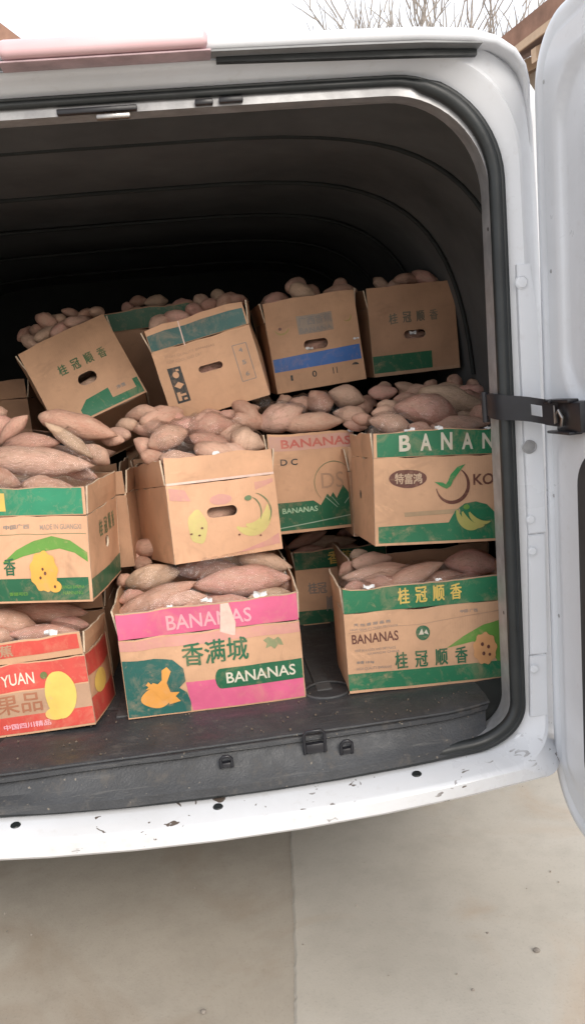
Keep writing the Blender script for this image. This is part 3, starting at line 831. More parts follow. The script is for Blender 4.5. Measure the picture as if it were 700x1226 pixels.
GREEN = ink('green', (.012, .175, .075)); DGREEN = ink('deep_green', (.012, .125, .055)); TEAL = ink('dark_teal', (.016, .12, .10))
LEAF = ink('leaf_green', (.12, .30, .04)); PINK = ink('pink', (.68, .10, .23)); RED = ink('red', (.60, .055, .035))
ORANGE = ink('orange', (.78, .33, .04)); YELLOW = ink('yellow', (.72, .50, .08)); PALEY = ink('pale_yellow', (.60, .50, .16), wear=.8)
CREAM = ink('cream', (.62, .58, .46)); BLUE = ink('blue', (.04, .16, .50)); BLACK = ink('black', (.035, .04, .04)); BROWN = ink('brown', (.14, .045, .03))
PINKLT = ink('light_pink', (.78, .36, .42)); PINKW = ink('pink_wash', (.60, .27, .22), wear=.9); GREYI = ink('grey_print', (.27, .23, .20), wear=.8)
REDT = ink('red_letters', (.55, .12, .09)); FADEG = ink('faded_green', (.12, .20, .09), wear=.7); SAND = ink('sand_print', (.44, .26, .155), wear=.7)

def Rm(y, p, r):
    return Matrix.Rotation(y, 3, 'Z') @ Matrix.Rotation(p, 3, 'X') @ Matrix.Rotation(r, 3, 'Y')
CARTONS = {}
def carton(key, P, ypr, w, h, d, label, fh=.055, mat=None, group='open cartons of sweet potatoes stacked in the van', front_flap=True, hole=None, side_hole=None,
           out=(5, 8, 8, 6), side_flaps=True, bulge=.0065, top_notch=None, seed=0):
    mat = mat or KRAFT
    M = Rm(*[radians(a) for a in ypr]).to_4x4(); M.translation = P
    root = empty('carton', M, label=label, cat='carton', group=group)
    hp = h-fh if front_flap else h
    hs = h-fh
    t = .004
    pf = Panel('front_panel', (-w/2, 0, 0), (1, 0, 0), (0, 0, 1), (0, -1, 0), w, hp, root, mat, bulge, hole=hole, seed=seed, notch=top_notch)
    pr = Panel('right_panel', (w/2, t+.0005, 0), (0, 1, 0), (0, 0, 1), (1, 0, 0), d-2*t-.001, hs, root, mat, bulge, seed=seed+1, hole=side_hole)
    pl = Panel('left_panel', (-w/2, d-t-.0005, 0), (0, -1, 0), (0, 0, 1), (-1, 0, 0), d-2*t-.001, hs, root, mat, bulge, seed=seed+2, hole=side_hole)
    pb = Panel('back_panel', (w/2, d, 0), (-1, 0, 0), (0, 0, 1), (0, 1, 0), w, hs, root, mat, bulge, seed=seed+3)
    bt = Panel('bottom_panel', (-w/2+.005, d-.005, .0015), (1, 0, 0), (0, -1, 0), (0, 0, -1), w-.01, d-.01, root, mat, 0, seed=seed+4)
    res = dict(root=root, front=pf, right=pr, left=pl, back=pb, M=M, w=w, h=h, d=d, hs=hs)
    if front_flap:
        a = radians(out[0])
        res['fflap'] = Panel('front_flap', (-w/2+.001, -.001, hp+.0015), (1, 0, 0), (0, -sin(a), cos(a)), (0, -cos(a), -sin(a)), w-.002, fh, root, mat, .0015, thick=.0035, seed=seed+5)
    if side_flaps:
        a = radians(out[1])
        res['lflap'] = Panel('side_flap', (-w/2-.001, d-.008, hs+.0015), (0, -1, 0), (-sin(a), 0, cos(a)), (-cos(a), 0, -sin(a)), d-.016, fh*.97, root, mat, .003, thick=.0035, seed=seed+6)
        a = radians(out[2])
        res['rflap'] = Panel('side_flap', (w/2+.001, .008, hs+.0015), (0, 1, 0), (sin(a), 0, cos(a)), (cos(a), 0, -sin(a)), d-.016, fh*.97, root, mat, .003, thick=.0035, seed=seed+7)
    CARTONS[key] = res
    return res

# ---- bottom row ----------------------------------------------------
c = carton('B1', (-.462, .190, .6235), (-5.5, -3, -2.3), .363, .190, .20, 'red printed carton with a big yellow mango, lowest at the left edge of the load', fh=.045, seed=11)
f = c['front']
f.draw('red_band', [('poly', rect(0, .62, .36, .985), 0), ('poly', rect(.36, .62, 1, .985), 0)], [RED], split=True)
f.draw('pale_band', [('poly', rect(0, .27, 1, .60), 0)], [SAND], split=True)
f.draw('red_band', [('poly', rect(0, .03, 1, .27), 0)], [RED])
f.draw('lettering', [('text', ('YUAN', .53, .70, .71, .86, .01, .0), 0, 2)], [CREAM])
f.draw('lettering', [('text', ('果品', .48, .31, .73, .57, .0), 0, 2)], [ink('rust_outline', (.36, .13, .06))])
f.draw('lettering', [('text', ('中国四川精品', .50, .09, .76, .17, .0), 0, 2)], [PINKLT])
f.draw('round_emblem', [('poly', ell(.475, .74, .030, .11), 0, 2), ('poly', ell(.475, .74, .018, .07), 1, 3)], [DGREEN, CREAM])
f.draw('mango_print', [('poly', ell(.84, .50, .085, .34, 30, wob=.03, k=3), 0, 3), ('poly', ell(.80, .24, .06, .09), 0, 3), ('poly', ell(.765, .80, .02, .05), 1, 4)], [YELLOW, ink('olive', (.13, .16, .04))])
c['fflap'].draw('red_band', [('poly', rect(0, .28, .52, .92), 0), ('poly', rect(.72, .28, .985, .92), 0), ('poly', rect(.52, .28, .72, .92), 0), ('text', ('香 蕉', .44, .34, .62, .86, .03), 1, 2)], [RED, SAND])
r = c['right']
r.draw('red_band', [('poly', rect(0, .68, .97, .98), 0), ('poly', rect(0, .03, .97, .36), 0), ('poly', ell(.35, .5, .2, .17), 1, 2)], [RED, YELLOW], split=True)

c = carton('B2', (-.036, .195, .6225), (-.4, 3.4, .3), .365, .226, .255, 'pink and tan banana carton in the middle of the bottom row, heaped with sweet potatoes', fh=.057, seed=23, bulge=.008, out=(4, 9, 5, 6))
f = c['front']; ff = c['fflap']
ff.draw('pink_band', [('poly', rect(.0, .0, 1, .97), 0)], [PINK])
ff.draw('lettering', [('text', ('BANANAS', .27, .16, .74, .72, .012), 0, 2)], [PINKLT])
f.draw('pink_wash', [('poly', rect(0, .86, 1, .985), 0)], [PINKW])
f.draw('pink_field', [('poly', [(.36, .02), (.995, .02), (.995, .27), (.55, .265), (.50, .40), (.34, .40)], 0)], [PINK])
f.draw('green_field', [('poly', [(.004, .02), (.35, .02), (.355, .14), (.34, .27), (.30, .34), (.34, .42), (.335, .58), (.28, .70), (.18, .735), (.004, .74)], 0, 2)], [TEAL])
f.draw('fruit_emblem', [('poly', ell(.17, .24, .085, .13, 26, wob=.04, k=4), 0, 3),
                        ('poly', [(.20, .20), (.255, .26), (.235, .42), (.265, .56), (.245, .62), (.215, .58), (.21, .46), (.165, .38), (.135, .46), (.12, .42), (.16, .33)], 0, 4),
                        ('poly', [(.235, .14), (.30, .17), (.275, .24), (.30, .29), (.24, .30)], 0, 4), ('poly', [(.115, .36), (.16, .44), (.20, .40), (.15, .37)], 0, 4)], [ORANGE])
f.draw('lettering', [('text', ('香满城', .335, .60, .70, .885, .018), 0, 2)], [DGREEN])
f.draw('green_pill', [('poly', [p for p in pill(.515, .265, .97, .52, .42) if p[0] < .9]+[(.995, .265), (.995, .52)] if False else [(.995, .52)]+[(.535+.03*cos(pi/2+pi*i/8), .3925+.1275*sin(pi/2+pi*i/8)) for i in range(9)]+[(.995, .265)], 0, 2)], [DGREEN])
f.draw('lettering', [('text', ('BANANAS', .565, .325, .955, .465, .014), 0, 3)], [CREAM])
f.draw('leaf_mark', [('poly', [(.79, .80), (.82, .84), (.85, .80), (.875, .83), (.89, .79), (.90, .72), (.87, .73), (.85, .68), (.83, .72), (.80, .70), (.81, .76)], 0, 1)], [ink('pale_leaf', (.25, .27, .13), wear=.9)])
ff.draw('tape', [('poly', [(.555, -.30), (.64, -.28), (.65, .20), (.62, .98), (.575, .99)], 0, 4)], [TAPE], label='milky strip of packing tape over the pink flap')

c = carton('B3', (.322, .735, .6205), (0, 0, .5), .25, .203, .25, 'small green banded carton set back between the pink carton and the green one', fh=.05, seed=31, mat=KRAFT_B)
c['fflap'].draw('green_band', [('poly', rect(.0, .0, 1, .95), 0), ('text', ('香蕉', .36, .15, .62, .85, .02), 1, 2)], [DGREEN, YELLOW])
f = c['front']
f.draw('green_band', [('poly', rect(0, .02, 1, .26), 0)], [DGREEN])
f.draw('lettering', [('text', ('桂冠', .12, .55, .32, .75, .02), 0), ('text', ('顺香', .30, .22, .60, .50, .02), 0, 2)], [GREYI])

def guiguan(c, offs=0):
    f = c['front']; ff = c['fflap']
    ff.draw('green_band', [('poly', rect(.0, .0, 1, .97), 0)], [GREEN])
    ff.draw('lettering', [('text', (ch, .31+.1*i, .20, .375+.1*i, .86, .025), 0, 2) for i, ch in enumerate('桂冠顺香')], [YELLOW])
    f.draw('lettering', [('text', ('天 然 香 甜 品 质', .05, .84, .26, .875, .0), 0), ('text', ('HIGH QUALITY FRESH PRODUCE', .03, .785, .30, .815, .0), 0),
                         ('text', ('KEEP IN A COOL AND DRY PLACE', .05, .52, .28, .55, .0), 0), ('text', ('GUANGXI CHINA', .12, .475, .30, .50, 0), 0),
                         ('text', ('净重 13 kg', .05, .36, .15, .40, 0), 0), ('text', ('HIGH QUALITY BANANAS', .05, .28, .25, .32, 0), 0), ('text', ('中国 广西', .66, .885, .76, .925, 0), 0)], [GREYI])
    f.draw('lettering', [('text', ('BANANAS', .035, .62, .30, .74, .018), 0)], [BROWN])
    f.draw('printed_line', [('poly', line(.02, .765, .60, .83, .008), 0), ('poly', line(.60, .83, .99, .90, .008), 0)], [SAND], split=True)
    f.draw('round_emblem', [('poly', ell(.44, .70, .040, .095), 0, 1), ('poly', [(.415, .68), (.435, .76), (.445, .68)], 1, 2), ('poly', [(.445, .70), (.46, .74), (.472, .67)], 1, 2)], [DGREEN, CREAM])
    f.draw('green_band', [('poly', rect(.0, .035, 1, .245), 0)], [GREEN])
    f.draw('lettering', [('text', (ch, .27+.115*i, .262, .34+.115*i, .47, .03), 0, 2) for i, ch in enumerate('桂冠顺香')], [DGREEN])
    f.draw('leaf_print', [('poly', [(.57, .47), (.67, .60), (.79, .72), (.995, .80), (.995, .24), (.86, .24), (.80, .5), (.72, .52)], 0, 1)], [LEAF])
    f.draw('fruit_print', [('poly', ell(.790, .42, .068, .20, 36, wob=.07, k=9), 0, 3), ('poly', ell(.775, .48, .009, .025), 1, 4), ('poly', ell(.81, .44, .009, .025), 1, 4), ('poly', ell(.78, .36, .009, .025), 1, 4), ('poly', ell(.815, .34, .008, .02), 1, 4)], [ink('peach', (.70, .33, .12)), BROWN])
c = carton('B4', (.415, .160, .6225), (-3.1, -.8, .9), .360, .217, .25, 'green and tan carton at the bottom right with large green characters, beside the doorway edge', fh=.050, seed=47, bulge=.006, out=(3, 4, 5, 6))
guiguan(c)

# ---- middle row ----------------------------------------------------
c = carton('M1', (-.436, .220, .889), (-7.5, 1.5, 4), .360, .232, .255, 'green banded carton with an orange fruit print, stacked on the red carton', fh=.057, seed=53, mat=KRAFT_B, out=(2, 6, 3, 6), side_hole=(.5, .56, .013, .013))
f = c['front']; ff = c['fflap']
ff.draw('green_band', [('poly', rect(.0, .03, .985, .98), 0), ('poly', rect(.505, .18, .56, .82), 1, 2)], [ink('bright_green', (.02, .25, .125)), YELLOW])
f.draw('lettering', [('text', ('中国广西', .54, .86, .68, .91, .01), 0), ('text', ('MADE IN GUANGXI', .74, .85, .965, .91, .005), 0)], [GREYI])
f.draw('printed_line', [('poly', line(.50, .80, .99, .80, .006), 0)], [FADEG])
f.draw('leaf_print', [('poly', [(.52, .48), (.60, .62), (.70, .725), (.80, .775), (.90, .72), (.99, .58), (.99, .47), (.92, .58), (.84, .63), (.74, .60), (.64, .55), (.56, .49)], 0, 1)], [LEAF])
f.draw('green_band', [('poly', rect(.0, .025, .985, .29), 0)], [DGREEN])
f.draw('fruit_print', [('poly', ell(.745, .37, .075, .235, 40, wob=.06, k=9), 0, 3), ('poly', ell(.80, .19, .035, .07), 0, 3), ('poly', ell(.74, .40, .006, .018), 1, 4), ('poly', ell(.752, .35, .007, .022), 1, 4), ('poly', ell(.725, .30, .006, .018), 1, 4), ('poly', ell(.80, .19, .006, .018), 1, 4)], [ink('fruit_orange', (.80, .40, .04)), BROWN])
f.draw('lettering', [('text', ('香', .525, .33, .588, .53, .03), 0, 2)], [DGREEN])
f.draw('lettering', [('text', ('香甜可口', .54, .09, .64, .13, 0), 0, 2), ('text', ('GUANGXI BANANA', .82, .16, .96, .20, 0), 0, 2), ('text', ('NANNING', .84, .09, .95, .13, 0), 0, 2)], [LEAF])
r = c['right']
r.draw('green_band', [('poly', rect(0, .025, 1, .255), 0)], [DGREEN])
r.draw('lettering', [('text', (ch, .28+.15*i, .66, .38+.15*i, .86, .03), 0) for i, ch in enumerate('桂冠顺香')], [FADEG])

c = carton('M2', (.025, .330, .910), (16.5, -5.2, 1.1), .246, .223, .34, 'plain tan carton with faint yellow banana prints and an oval hand hole', fh=.056, seed=61, mat=KRAFT_B, hole=(.47, .60, .034, .0115), bulge=.006, out=(3, 5, 8, 6))
f = c['front']
f.draw('pink_wash', [('poly', [(.02, .80), (.20, .78), (.16, .93), (.02, .95)], 0), ('poly', ell(.47, .76, .10, .07), 0), ('poly', [(.55, .03), (.98, .08), (.98, .22), (.85, .14)], 0), ('poly', [(.80, .82), (.98, .90), (.98, .95), (.80, .92)], 0)], [PINKW], split=True)
f.draw('banana_print', [('poly', ell(.235, .44, .085, .22, 30, wob=.05, k=5), 0), ('poly', arc(.72, .62, .20, .33, -2.3, -.25, .035, .05), 0, 1), ('poly', arc(.74, .66, .16, .30, -2.0, -.15, .03, .03), 0, 2)], [PALEY], split=True)
f.draw('banana_outline', [('poly', arc(.74, .54, .185, .25, -.6, 1.25, .006), 0, 3), ('poly', arc(.70, .54, .13, .22, -.5, 1.1, .005), 0, 3), ('poly', ell(.72, .735, .035, .035, 12), 0, 3),
                         ('poly', ell(.27, .42, .012, .015, 8), 1, 3), ('poly', ell(.17, .36, .012, .012, 8), 1, 3), ('poly', ell(.24, .33, .012, .012, 8), 1, 3), ('poly', ell(.60, .27, .012, .012, 8), 1, 3), ('poly', ell(.80, .22, .010, .012, 8), 1, 3)], [FADEG, BROWN])
ff = c['fflap']; ff.draw('tape', [('poly', rect(.0, -.02, 1.0, .07), 0, 2)], [TAPE])

c = carton('M3', (.247, .533, .911), (17, -4.3, 3), .226, .240, .33, 'carton with red BANANAS lettering and green mountain print, behind the plain tan carton', front_flap=False, fh=.05, seed=71, hole=None)
f = c['front']
f.draw('pink_wash', [('poly', rect(.01, .83, .99, .975), 0)], [ink('pale_pink_wash', (.58, .32, .25), wear=.8)])
f.draw('lettering', [('text', ('BANANAS', .14, .855, .96, .945, .02), 0, 2)], [REDT])
f.draw('lettering', [('text', ('D C', .12, .685, .31, .75, .02), 0)], [BLACK])
f.draw('green_mountains', [('poly', [(.01, .03), (.99, .03), (.99, .34), (.93, .31), (.83, .44), (.74, .31), (.70, .375), (.665, .33), (.63, .365), (.54, .255), (.46, .31), (.01, .31)], 0, 1)], [DGREEN])
f.draw('white_lines', [('poly', line(.02, .055, .98, .135, .010), 0, 2), ('poly', line(.60, .34, .74, .22, .008), 0, 2), ('poly', line(.68, .33, .76, .24, .006), 0, 2), ('poly', line(.83, .25, .93, .35, .008), 0, 2)], [ink('pale_green', (.30, .42, .30))], split=True)
f.draw('lettering', [('text', ('BANANAS', .10, .20, .50, .255, .02), 0, 2)], [ink('mint', (.35, .55, .35))])
f.draw('sun_outline', [('poly', arc(.72, .475, .235, .215, -.5, 3.9, .004, .004, 36), 0, 2), ('text', ('DS', .57, .42, .84, .58, .0), 1, 1)], [FADEG, SAND])

c = carton('M4', (.497, .220, .904), (-.1, -2.3, 3.9), .345, .234, .26, 'carton with white BANANAS on green and a tick shaped leaf emblem, beside the door strap', fh=.052, seed=83, out=(2, 5, 3, 6), bulge=.005)
f = c['front']; ff = c['fflap']
ff.draw('green_band', [('poly', rect(.02, .02, 1, .97), 0)], [GREEN])
ff.draw('lettering', [('text', (ch, .155+.128*i, .22, .225+.128*i, .86, .03), 0, 2) for i, ch in enumerate('BANANAS')], [CREAM])
f.draw('oval_badge', [('poly', ell(.205, .76, .115, .105), 0, 1), ('text', ('特富鸿', .125, .70, .288, .82, .03), 1, 2)], [BROWN, ink('tan_letters', (.55, .38, .25))])
f.draw('leaf_tick', [('poly', [(x-.065, y) for x, y in [(.43, .71), (.475, .655), (.505, .63), (.53, .66), (.545, .72), (.60, .85), (.625, .90), (.575, .87), (.53, .79), (.515, .72), (.50, .68), (.48, .705)]], 0, 2)], [ink('tick_green', (.03, .26, .07))])
f.draw('swoosh', [('poly', arc(.475, .67, .10, .20, -2.95, .95, .010, .012, 26), 0, 1)], [BROWN])
f.draw('lettering', [('text', ('KODA', .605, .66, .87, .79, .02), 0, 1)], [BROWN])
f.draw('faint_stamp', [('poly', line(.18, .35, .52, .37, .05), 0, 1)], [ink('faint_stamp', (.43, .29, .16))])
f.draw('green_band', [('poly', [(.02, .03), (.99, .03), (.99, .22), (.755, .22), (.74, .33), (.69, .43), (.62, .47), (.55, .45), (.49, .37), (.45, .24), (.02, .22)], 0, 1)], [GREEN])
f.draw('banana_print', [('poly', arc(.61, .42, .11, .26, 3.3, 4.9, .020, .014), 0, 2), ('poly', arc(.64, .42, .11, .24, 3.4, 5.0, .020, .012), 0, 3), ('poly', arc(.67, .42, .10, .20, 3.5, 5.1, .018, .012), 0, 4), ('poly', ell(.56, .41, .02, .03, 10), 1, 3)], [ink('banana_yellow', (.45, .42, .10)), LEAF])
c['left'].draw('hand_slot', [('poly', ell(.5, .55, .03, .05), 0, 1)], [BLACK])

# ---- top row -------------------------------------------------------
c = carton('T1', (-.248, .726, 1.245), (1.4, -21.5, -21.6), .243, .246, .33, 'tilted carton with four green characters, leaning back at the left of the top row', front_flap=False, fh=.05, seed=91, hole=(.52, .41, .025, .017), mat=KRAFT)
f = c['front']
f.draw('lettering', [('text', (ch, .285+.150*i, .545, .375+.150*i, .665, .035), 0) for i, ch in enumerate('桂冠顺香')], [ink('moss_green', (.06, .15, .06))])
f.draw('green_band', [('poly', [(.30, .02), (.985, .02), (.985, .20), (.93, .20), (.93, .10), (.66, .10), (.66, .22), (.40, .20), (.30, .12)], 0)], [GREEN])
f.draw('lettering', [('text', ('净重', .74, .16, .84, .20, .02), 0)], [GREYI])
c['rflap'].draw('green_band', [('poly', rect(.02, .02, .98, .95), 0)], [GREEN])
c['right'].draw('green_band', [('poly', rect(.02, .02, .98, .28), 0)], [GREEN])

c = carton('T2', (.049, .629, 1.225), (-4.5, 6, -10.9), .247, .233, .30, 'tilted carton with a dark teal flap band and black care symbols, hand hole in front', fh=.056, seed=97, hole=(.52, .60, .030, .0085), out=(-2, 11, 9, 6))
f = c['front']; ff = c['fflap']
ff.draw('teal_band', [('poly', rect(.005, .02, .985, .74), 0)], [ink('slate_teal', (.035, .12, .11))])
ff.draw('tape', [('poly', line(.34, -.1, .345, 1.0, .012), 0, 2)], [TAPE])
f.draw('printed_notice', [('text', ('HIGH QUALITY BANANAS', .12, .86, .62, .90, 0), 0), ('text', ('KEEP COOL AND DRY', .12, .79, .48, .83, 0), 0)], [SAND])
f.draw('care_symbols', [('poly', rect(.10, .24, .235, .73), 0), ('poly', ell(.168, .625, .032, .045, 14), 1, 2), ('poly', ell(.168, .48, .05, .05, 4), 1, 2), ('poly', [(.12, .39), (.155, .39), (.155, .36), (.21, .36), (.21, .33), (.155, .33), (.155, .27), (.12, .27)], 1, 2), ('poly', rect(.175, .27, .21, .30), 1, 2), ('poly', rect(.18, .67, .21, .70), 1, 2)], [BLACK, KRAFT], split=True)
f.draw('date_frame', [('poly', line(.78, .28, .78, .78, .008), 0), ('poly', line(.92, .28, .92, .78, .008), 0), ('poly', line(.78, .28, .92, .28, .010), 0), ('poly', line(.78, .78, .92, .78, .010), 0),
                      ('text', ('4', .83, .67, .87, .73, .03), 0), ('text', ('5', .83, .50, .87, .56, .03), 0), ('text', ('6', .83, .34, .87, .40, .03), 0)], [GREYI])

c = carton('T3', (.320, .749, 1.256), (1.4, 2.5, -4.2), .240, .234, .30, 'carton with a blue stripe and small grey characters, third in the top row', front_flap=False, fh=.05, seed=101, hole=(.50, .475, .032, .013), mat=KRAFT)
f = c['front']
f.draw('blue_stripe', [('poly', [(.01, .235), (.98, .235), (.98, .40), (.01, .38)], 0)], [BLUE])
f.draw('grey_box', [('poly', rect(.33, .60, .72, .80), 0)], [ink('grey_wash', (.36, .27, .20), wear=.8)])
f.draw('lettering', [('text', ('广西香蕉', .345, .69, .705, .785, .02), 0, 2), ('text', ('BANANA', .345, .61, .705, .665, .02), 0, 2)], [GREYI])
f.draw('lettering', [('text', ('1', .17, .12, .195, .18, .03), 0), ('text', ('0', .41, .12, .46, .19, .01), 0), ('text', ('11', .64, .12, .69, .19, .01), 0), ('poly', ell(.90, .175, .04, .03, 14, 0, pi), 0)], [BLACK])
f.draw('banana_mark', [('poly', arc(.16, .70, .075, .06, 3.3, 6.1, .013), 0), ('poly', ell(.14, .70, .018, .018, 10), 1), ('poly', arc(.88, .72, .05, .05, 4, 6.6, .008), 0)], [ink('ochre', (.42, .30, .08)), BROWN], split=True)

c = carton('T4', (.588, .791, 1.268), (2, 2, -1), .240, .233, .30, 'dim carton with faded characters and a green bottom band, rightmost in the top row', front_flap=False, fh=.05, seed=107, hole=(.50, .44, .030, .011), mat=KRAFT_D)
f = c['front']
f.draw('lettering', [('text', (ch, .22+.155*i, .575, .315+.155*i, .695, .035), 0) for i, ch in enumerate('桂冠顺香')], [ink('faded_mark', (.15, .13, .09))])
f.draw('green_band', [('poly', rect(.005, .04, .68, .235), 0)], [DGREEN])
f.draw('pale_line', [('poly', rect(.005, .0, .99, .04), 0)], [SAND])

# ---- cartons behind, holding up the top row ------------------------
def plain(key, P, ypr, w, h, d, label, band=None, mat=None, **k):
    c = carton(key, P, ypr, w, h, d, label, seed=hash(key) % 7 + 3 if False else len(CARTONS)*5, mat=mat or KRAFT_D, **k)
    if band: c['fflap'].draw('colour_band', [('poly', rect(0, .03, 1, .95), 0)], [band])
    return c
plain('Mb1', (-.375, .500, .885), (-5, 0, 0), .36, .225, .25, 'brown carton just behind the orange fruit carton, only its side showing', front_flap=True)
plain('Mb2', (-.02, .84, .885), (0, 0, 0), .36, .225, .25, 'brown carton under the teal flapped carton, hidden by sweet potatoes')
plain('Mb4', (.485, .53, .885), (-1, 0, 0), .30, .215, .25, 'brown carton behind the tick emblem carton, under the dim top carton')
plain('Mc4', (.45, .90, .885), (0, 0, 0), .36, .225, .25, 'brown carton deepest in the middle row behind the mountain print carton')
plain('Mc1', (-.42, .80, .885), (0, 0, 0), .36, .225, .28, 'brown carton under the tilted carton at the left')
plain('Bb1', (-.46, .50, .6225), (0, 0, 0), .36, .225, .25, 'brown carton on the floor behind the red mango carton')
plain('Bb2', (-.03, .51, .6225), (0, 0, 0), .36, .225, .26, 'brown carton on the floor behind the pink carton')
plain('Bb4', (.475, .46, .6225), (0, 0, 0), .33, .225, .25, 'brown carton on the floor behind the bottom right green carton')
plain('Bc1', (-.42, .80, .6225), (0, 0, 0), .36, .225, .28, 'brown carton on the floor, deepest at the left')
plain('Bc2', (-.02, .82, .6225), (0, 0, 0), .36, .225, .25, 'brown carton on the floor behind the pink carton, second one back')
plain('Tb1', (-.11, 1.02, 1.19), (4, 0, -3), .30, .335, .25, 'dim carton with a dark green side, behind the gap between the two tilted cartons', band=DGREEN, front_flap=True)
plain('Mt0', (-.68, 1.14, .876), (0, 0, 0), .33, .25, .28, 'brown carton in the deep left corner, carrying the dim one')
plain('Bt0', (-.68, 1.14, .6225), (0, 0, 0), .33, .25, .28, 'brown carton on the floor in the deep left corner')
plain('T0', (-.66, 1.15, 1.13), (-6, 0, 0), .30, .235, .28, 'dim brown carton cut off by the left edge, in the shadow of the top row')
plain('Tb2', (-.10, 1.30, .6225), (0, 0, 0), .36, .5, .25, 'tall brown carton at the back, carrying the dim green sided carton') if False else None
plain('Mb5', (-.06, 1.11, .95), (0, 0, 0), .36, .225, .25, 'brown carton deep in the load, carrying the dim green sided carton')
plain('Bb5', (-.06, 1.11, .6225), (0, 0, 0), .36, .30, .25, 'brown carton on the floor, deepest in the middle')

# ------------------------------------------------------------------ sweet potatoes
def potato_mesh(i):
    rnd = random.Random(i*13+5); NR, NS = 20, 14
    p1 = rnd.uniform(.50, .85); p2 = rnd.uniform(.55, 1.05); shift = rnd.uniform(-.18, .18)
    bx, by = rnd.uniform(-.28, .28), rnd.uniform(-.12, .12); sx = rnd.uniform(0, 50)
    vs = []; fs = []
    for a in range(NR+1):
        t = a/NR; tt = .5-.5*cos(pi*t); x = -1+2*tt
        q = tt**(1+shift)
        r = (sin(pi*min(1, max(0, q)))+1e-6)**(p1 if q < .5 else p2)
        r *= 1.06+.16*noise.noise(Vector((x*1.7+sx, 0, 2)))
        tail = .05*(1-abs(x)) if abs(x) > .97 else 0
        cy = bx*(1-x*x)*1.0 + .12*noise.noise(Vector((x*1.4, sx, 0))); cz = by*(1-x*x)
        for b in range(NS):
            th = 2*pi*b/NS
            d = 1+.15*noise.noise(Vector((x*2.4+sx, cos(th)*1.1, sin(th)*1.1)))+.05*noise.noise(Vector((x*7+sx, cos(th)*2, sin(th)*2)))
            vs.append((x, cy+r*d*cos(th), cz+r*d*sin(th)))
    for a in range(NR):
        for b in range(NS): fs.append((a*NS+b, (a+1)*NS+b, (a+1)*NS+(b+1) % NS, a*NS+(b+1) % NS))
    fs.append(tuple(range(NS))[::1]); fs.append(tuple(NR*NS+b for b in reversed(range(NS))))
    me = bpy.data.meshes.new('sweet_potato'); me.from_pydata(vs, [], fs); me.materials.append(POT)
    me.polygons.foreach_set('use_smooth', [True]*len(me.polygons)); me.update(); return me
PM = [potato_mesh(i) for i in range(12)]
pcount = 0
def potato(A, B, thick, label, group, roll=None):
    global pcount
    o = bpy.data.objects.new('sweet_potato', PM[random.randrange(12)]); COL.objects.link(o)
    d = B-A; q = d.to_track_quat('X', 'Z')
    M = (Matrix.Translation((A+B)/2) @ q.to_matrix().to_4x4() @ Matrix.Rotation(random.uniform(-.6, .6) if roll is None else roll, 4, 'X')
         @ Matrix.Diagonal((d.length/2, thick/2, thick/2*random.uniform(.88, 1.0), 1)))
    o.matrix_world = M
    tag(o, label, 'sweet potato', group); pcount += 1
    return o
def pp(x1, y1, x2, y2, t, Y, label=None, group=None, dy=None):
    """a sweet potato between two pixels of the photo at depth Y; t its thickness there in pixels"""
    dy = random.uniform(-.02, .02) if dy is None else dy
    A, B = at(x1, y1, Y-dy/2), at(x2, y2, Y+dy/2)
    return potato(A, B, t*(Y+1.53)/F*1.06, label, group)
def ball(cx, cy, r, Y, label=None, group=None):
    """one seen end-on"""
    c = at(cx, cy, Y); v = (c-CAM).normalized(); k = r*(Y+1.53)/F
    v = (v+Vector((random.choice((-1, 1))*random.uniform(.2, 1.2), 0, random.uniform(-.5, .7)))).normalized()
    e = random.uniform(1.7, 2.6); return potato(c-v*k*e, c+v*k*e*1.15, random.uniform(1.6, 2.0)*k, label, group)

G = {
 'M1': ('dusty pink sweet potato heaped over the rim of the orange fruit carton', 'sweet potatoes heaped in the orange fruit carton'),
 'M2': ('sweet potato in the plain tan carton with the oval hand hole', 'sweet potatoes in the plain tan carton'),
 'M3': ('sweet potato piled on the carton with red BANANAS lettering', 'sweet potatoes on the mountain print carton'),
 'M4': ('sweet potato heaped above the white BANANAS band', 'sweet potatoes on the tick emblem carton'),
 'B1': ('sweet potato lying between the red carton and the carton above it', 'sweet potatoes in the red carton'),
 'B2': ('pink brown sweet potato filling the pink banana carton', 'sweet potatoes in the pink carton'),
 'B3': ('sweet potato on the small set back carton with the green band', 'sweet potatoes in the small set back carton'),
 'B4': ('sweet potato in the bottom right green and tan carton', 'sweet potatoes in the bottom right carton'),
 'T1': ('sweet potato poking over the top of the tilted carton at the left', 'sweet potatoes in the tilted left carton'),
 'T2': ('sweet potato showing above the teal flap of the second top carton', 'sweet potatoes in the teal flapped carton'),
 'T3': ('sweet potato showing above the blue striped carton', 'sweet potatoes in the blue striped carton'),
 'T4': ('dim sweet potato above the rightmost top carton', 'sweet potatoes in the rightmost top carton'),
 'Mb1': ('sweet potato in the gap below the tilted top cartons', 'sweet potatoes lying under the tilted top cartons'),
 'Mb4': ('shadowed sweet potato under the rightmost top carton', 'sweet potatoes under the rightmost top carton'),
 'Tb1': ('dim sweet potato in the carton behind the gap of the two tilted cartons', 'sweet potatoes in the dim green sided carton'),
 'T0': ('dim sweet potato at the left edge of the top row', 'sweet potatoes in the dim left carton'),
}
ORD = ['leftmost', 'second', 'third', 'fourth', 'fifth', 'sixth', 'seventh', 'eighth', 'ninth', 'tenth', 'eleventh', 'twelfth', 'thirteenth', 'fourteenth', 'fifteenth']
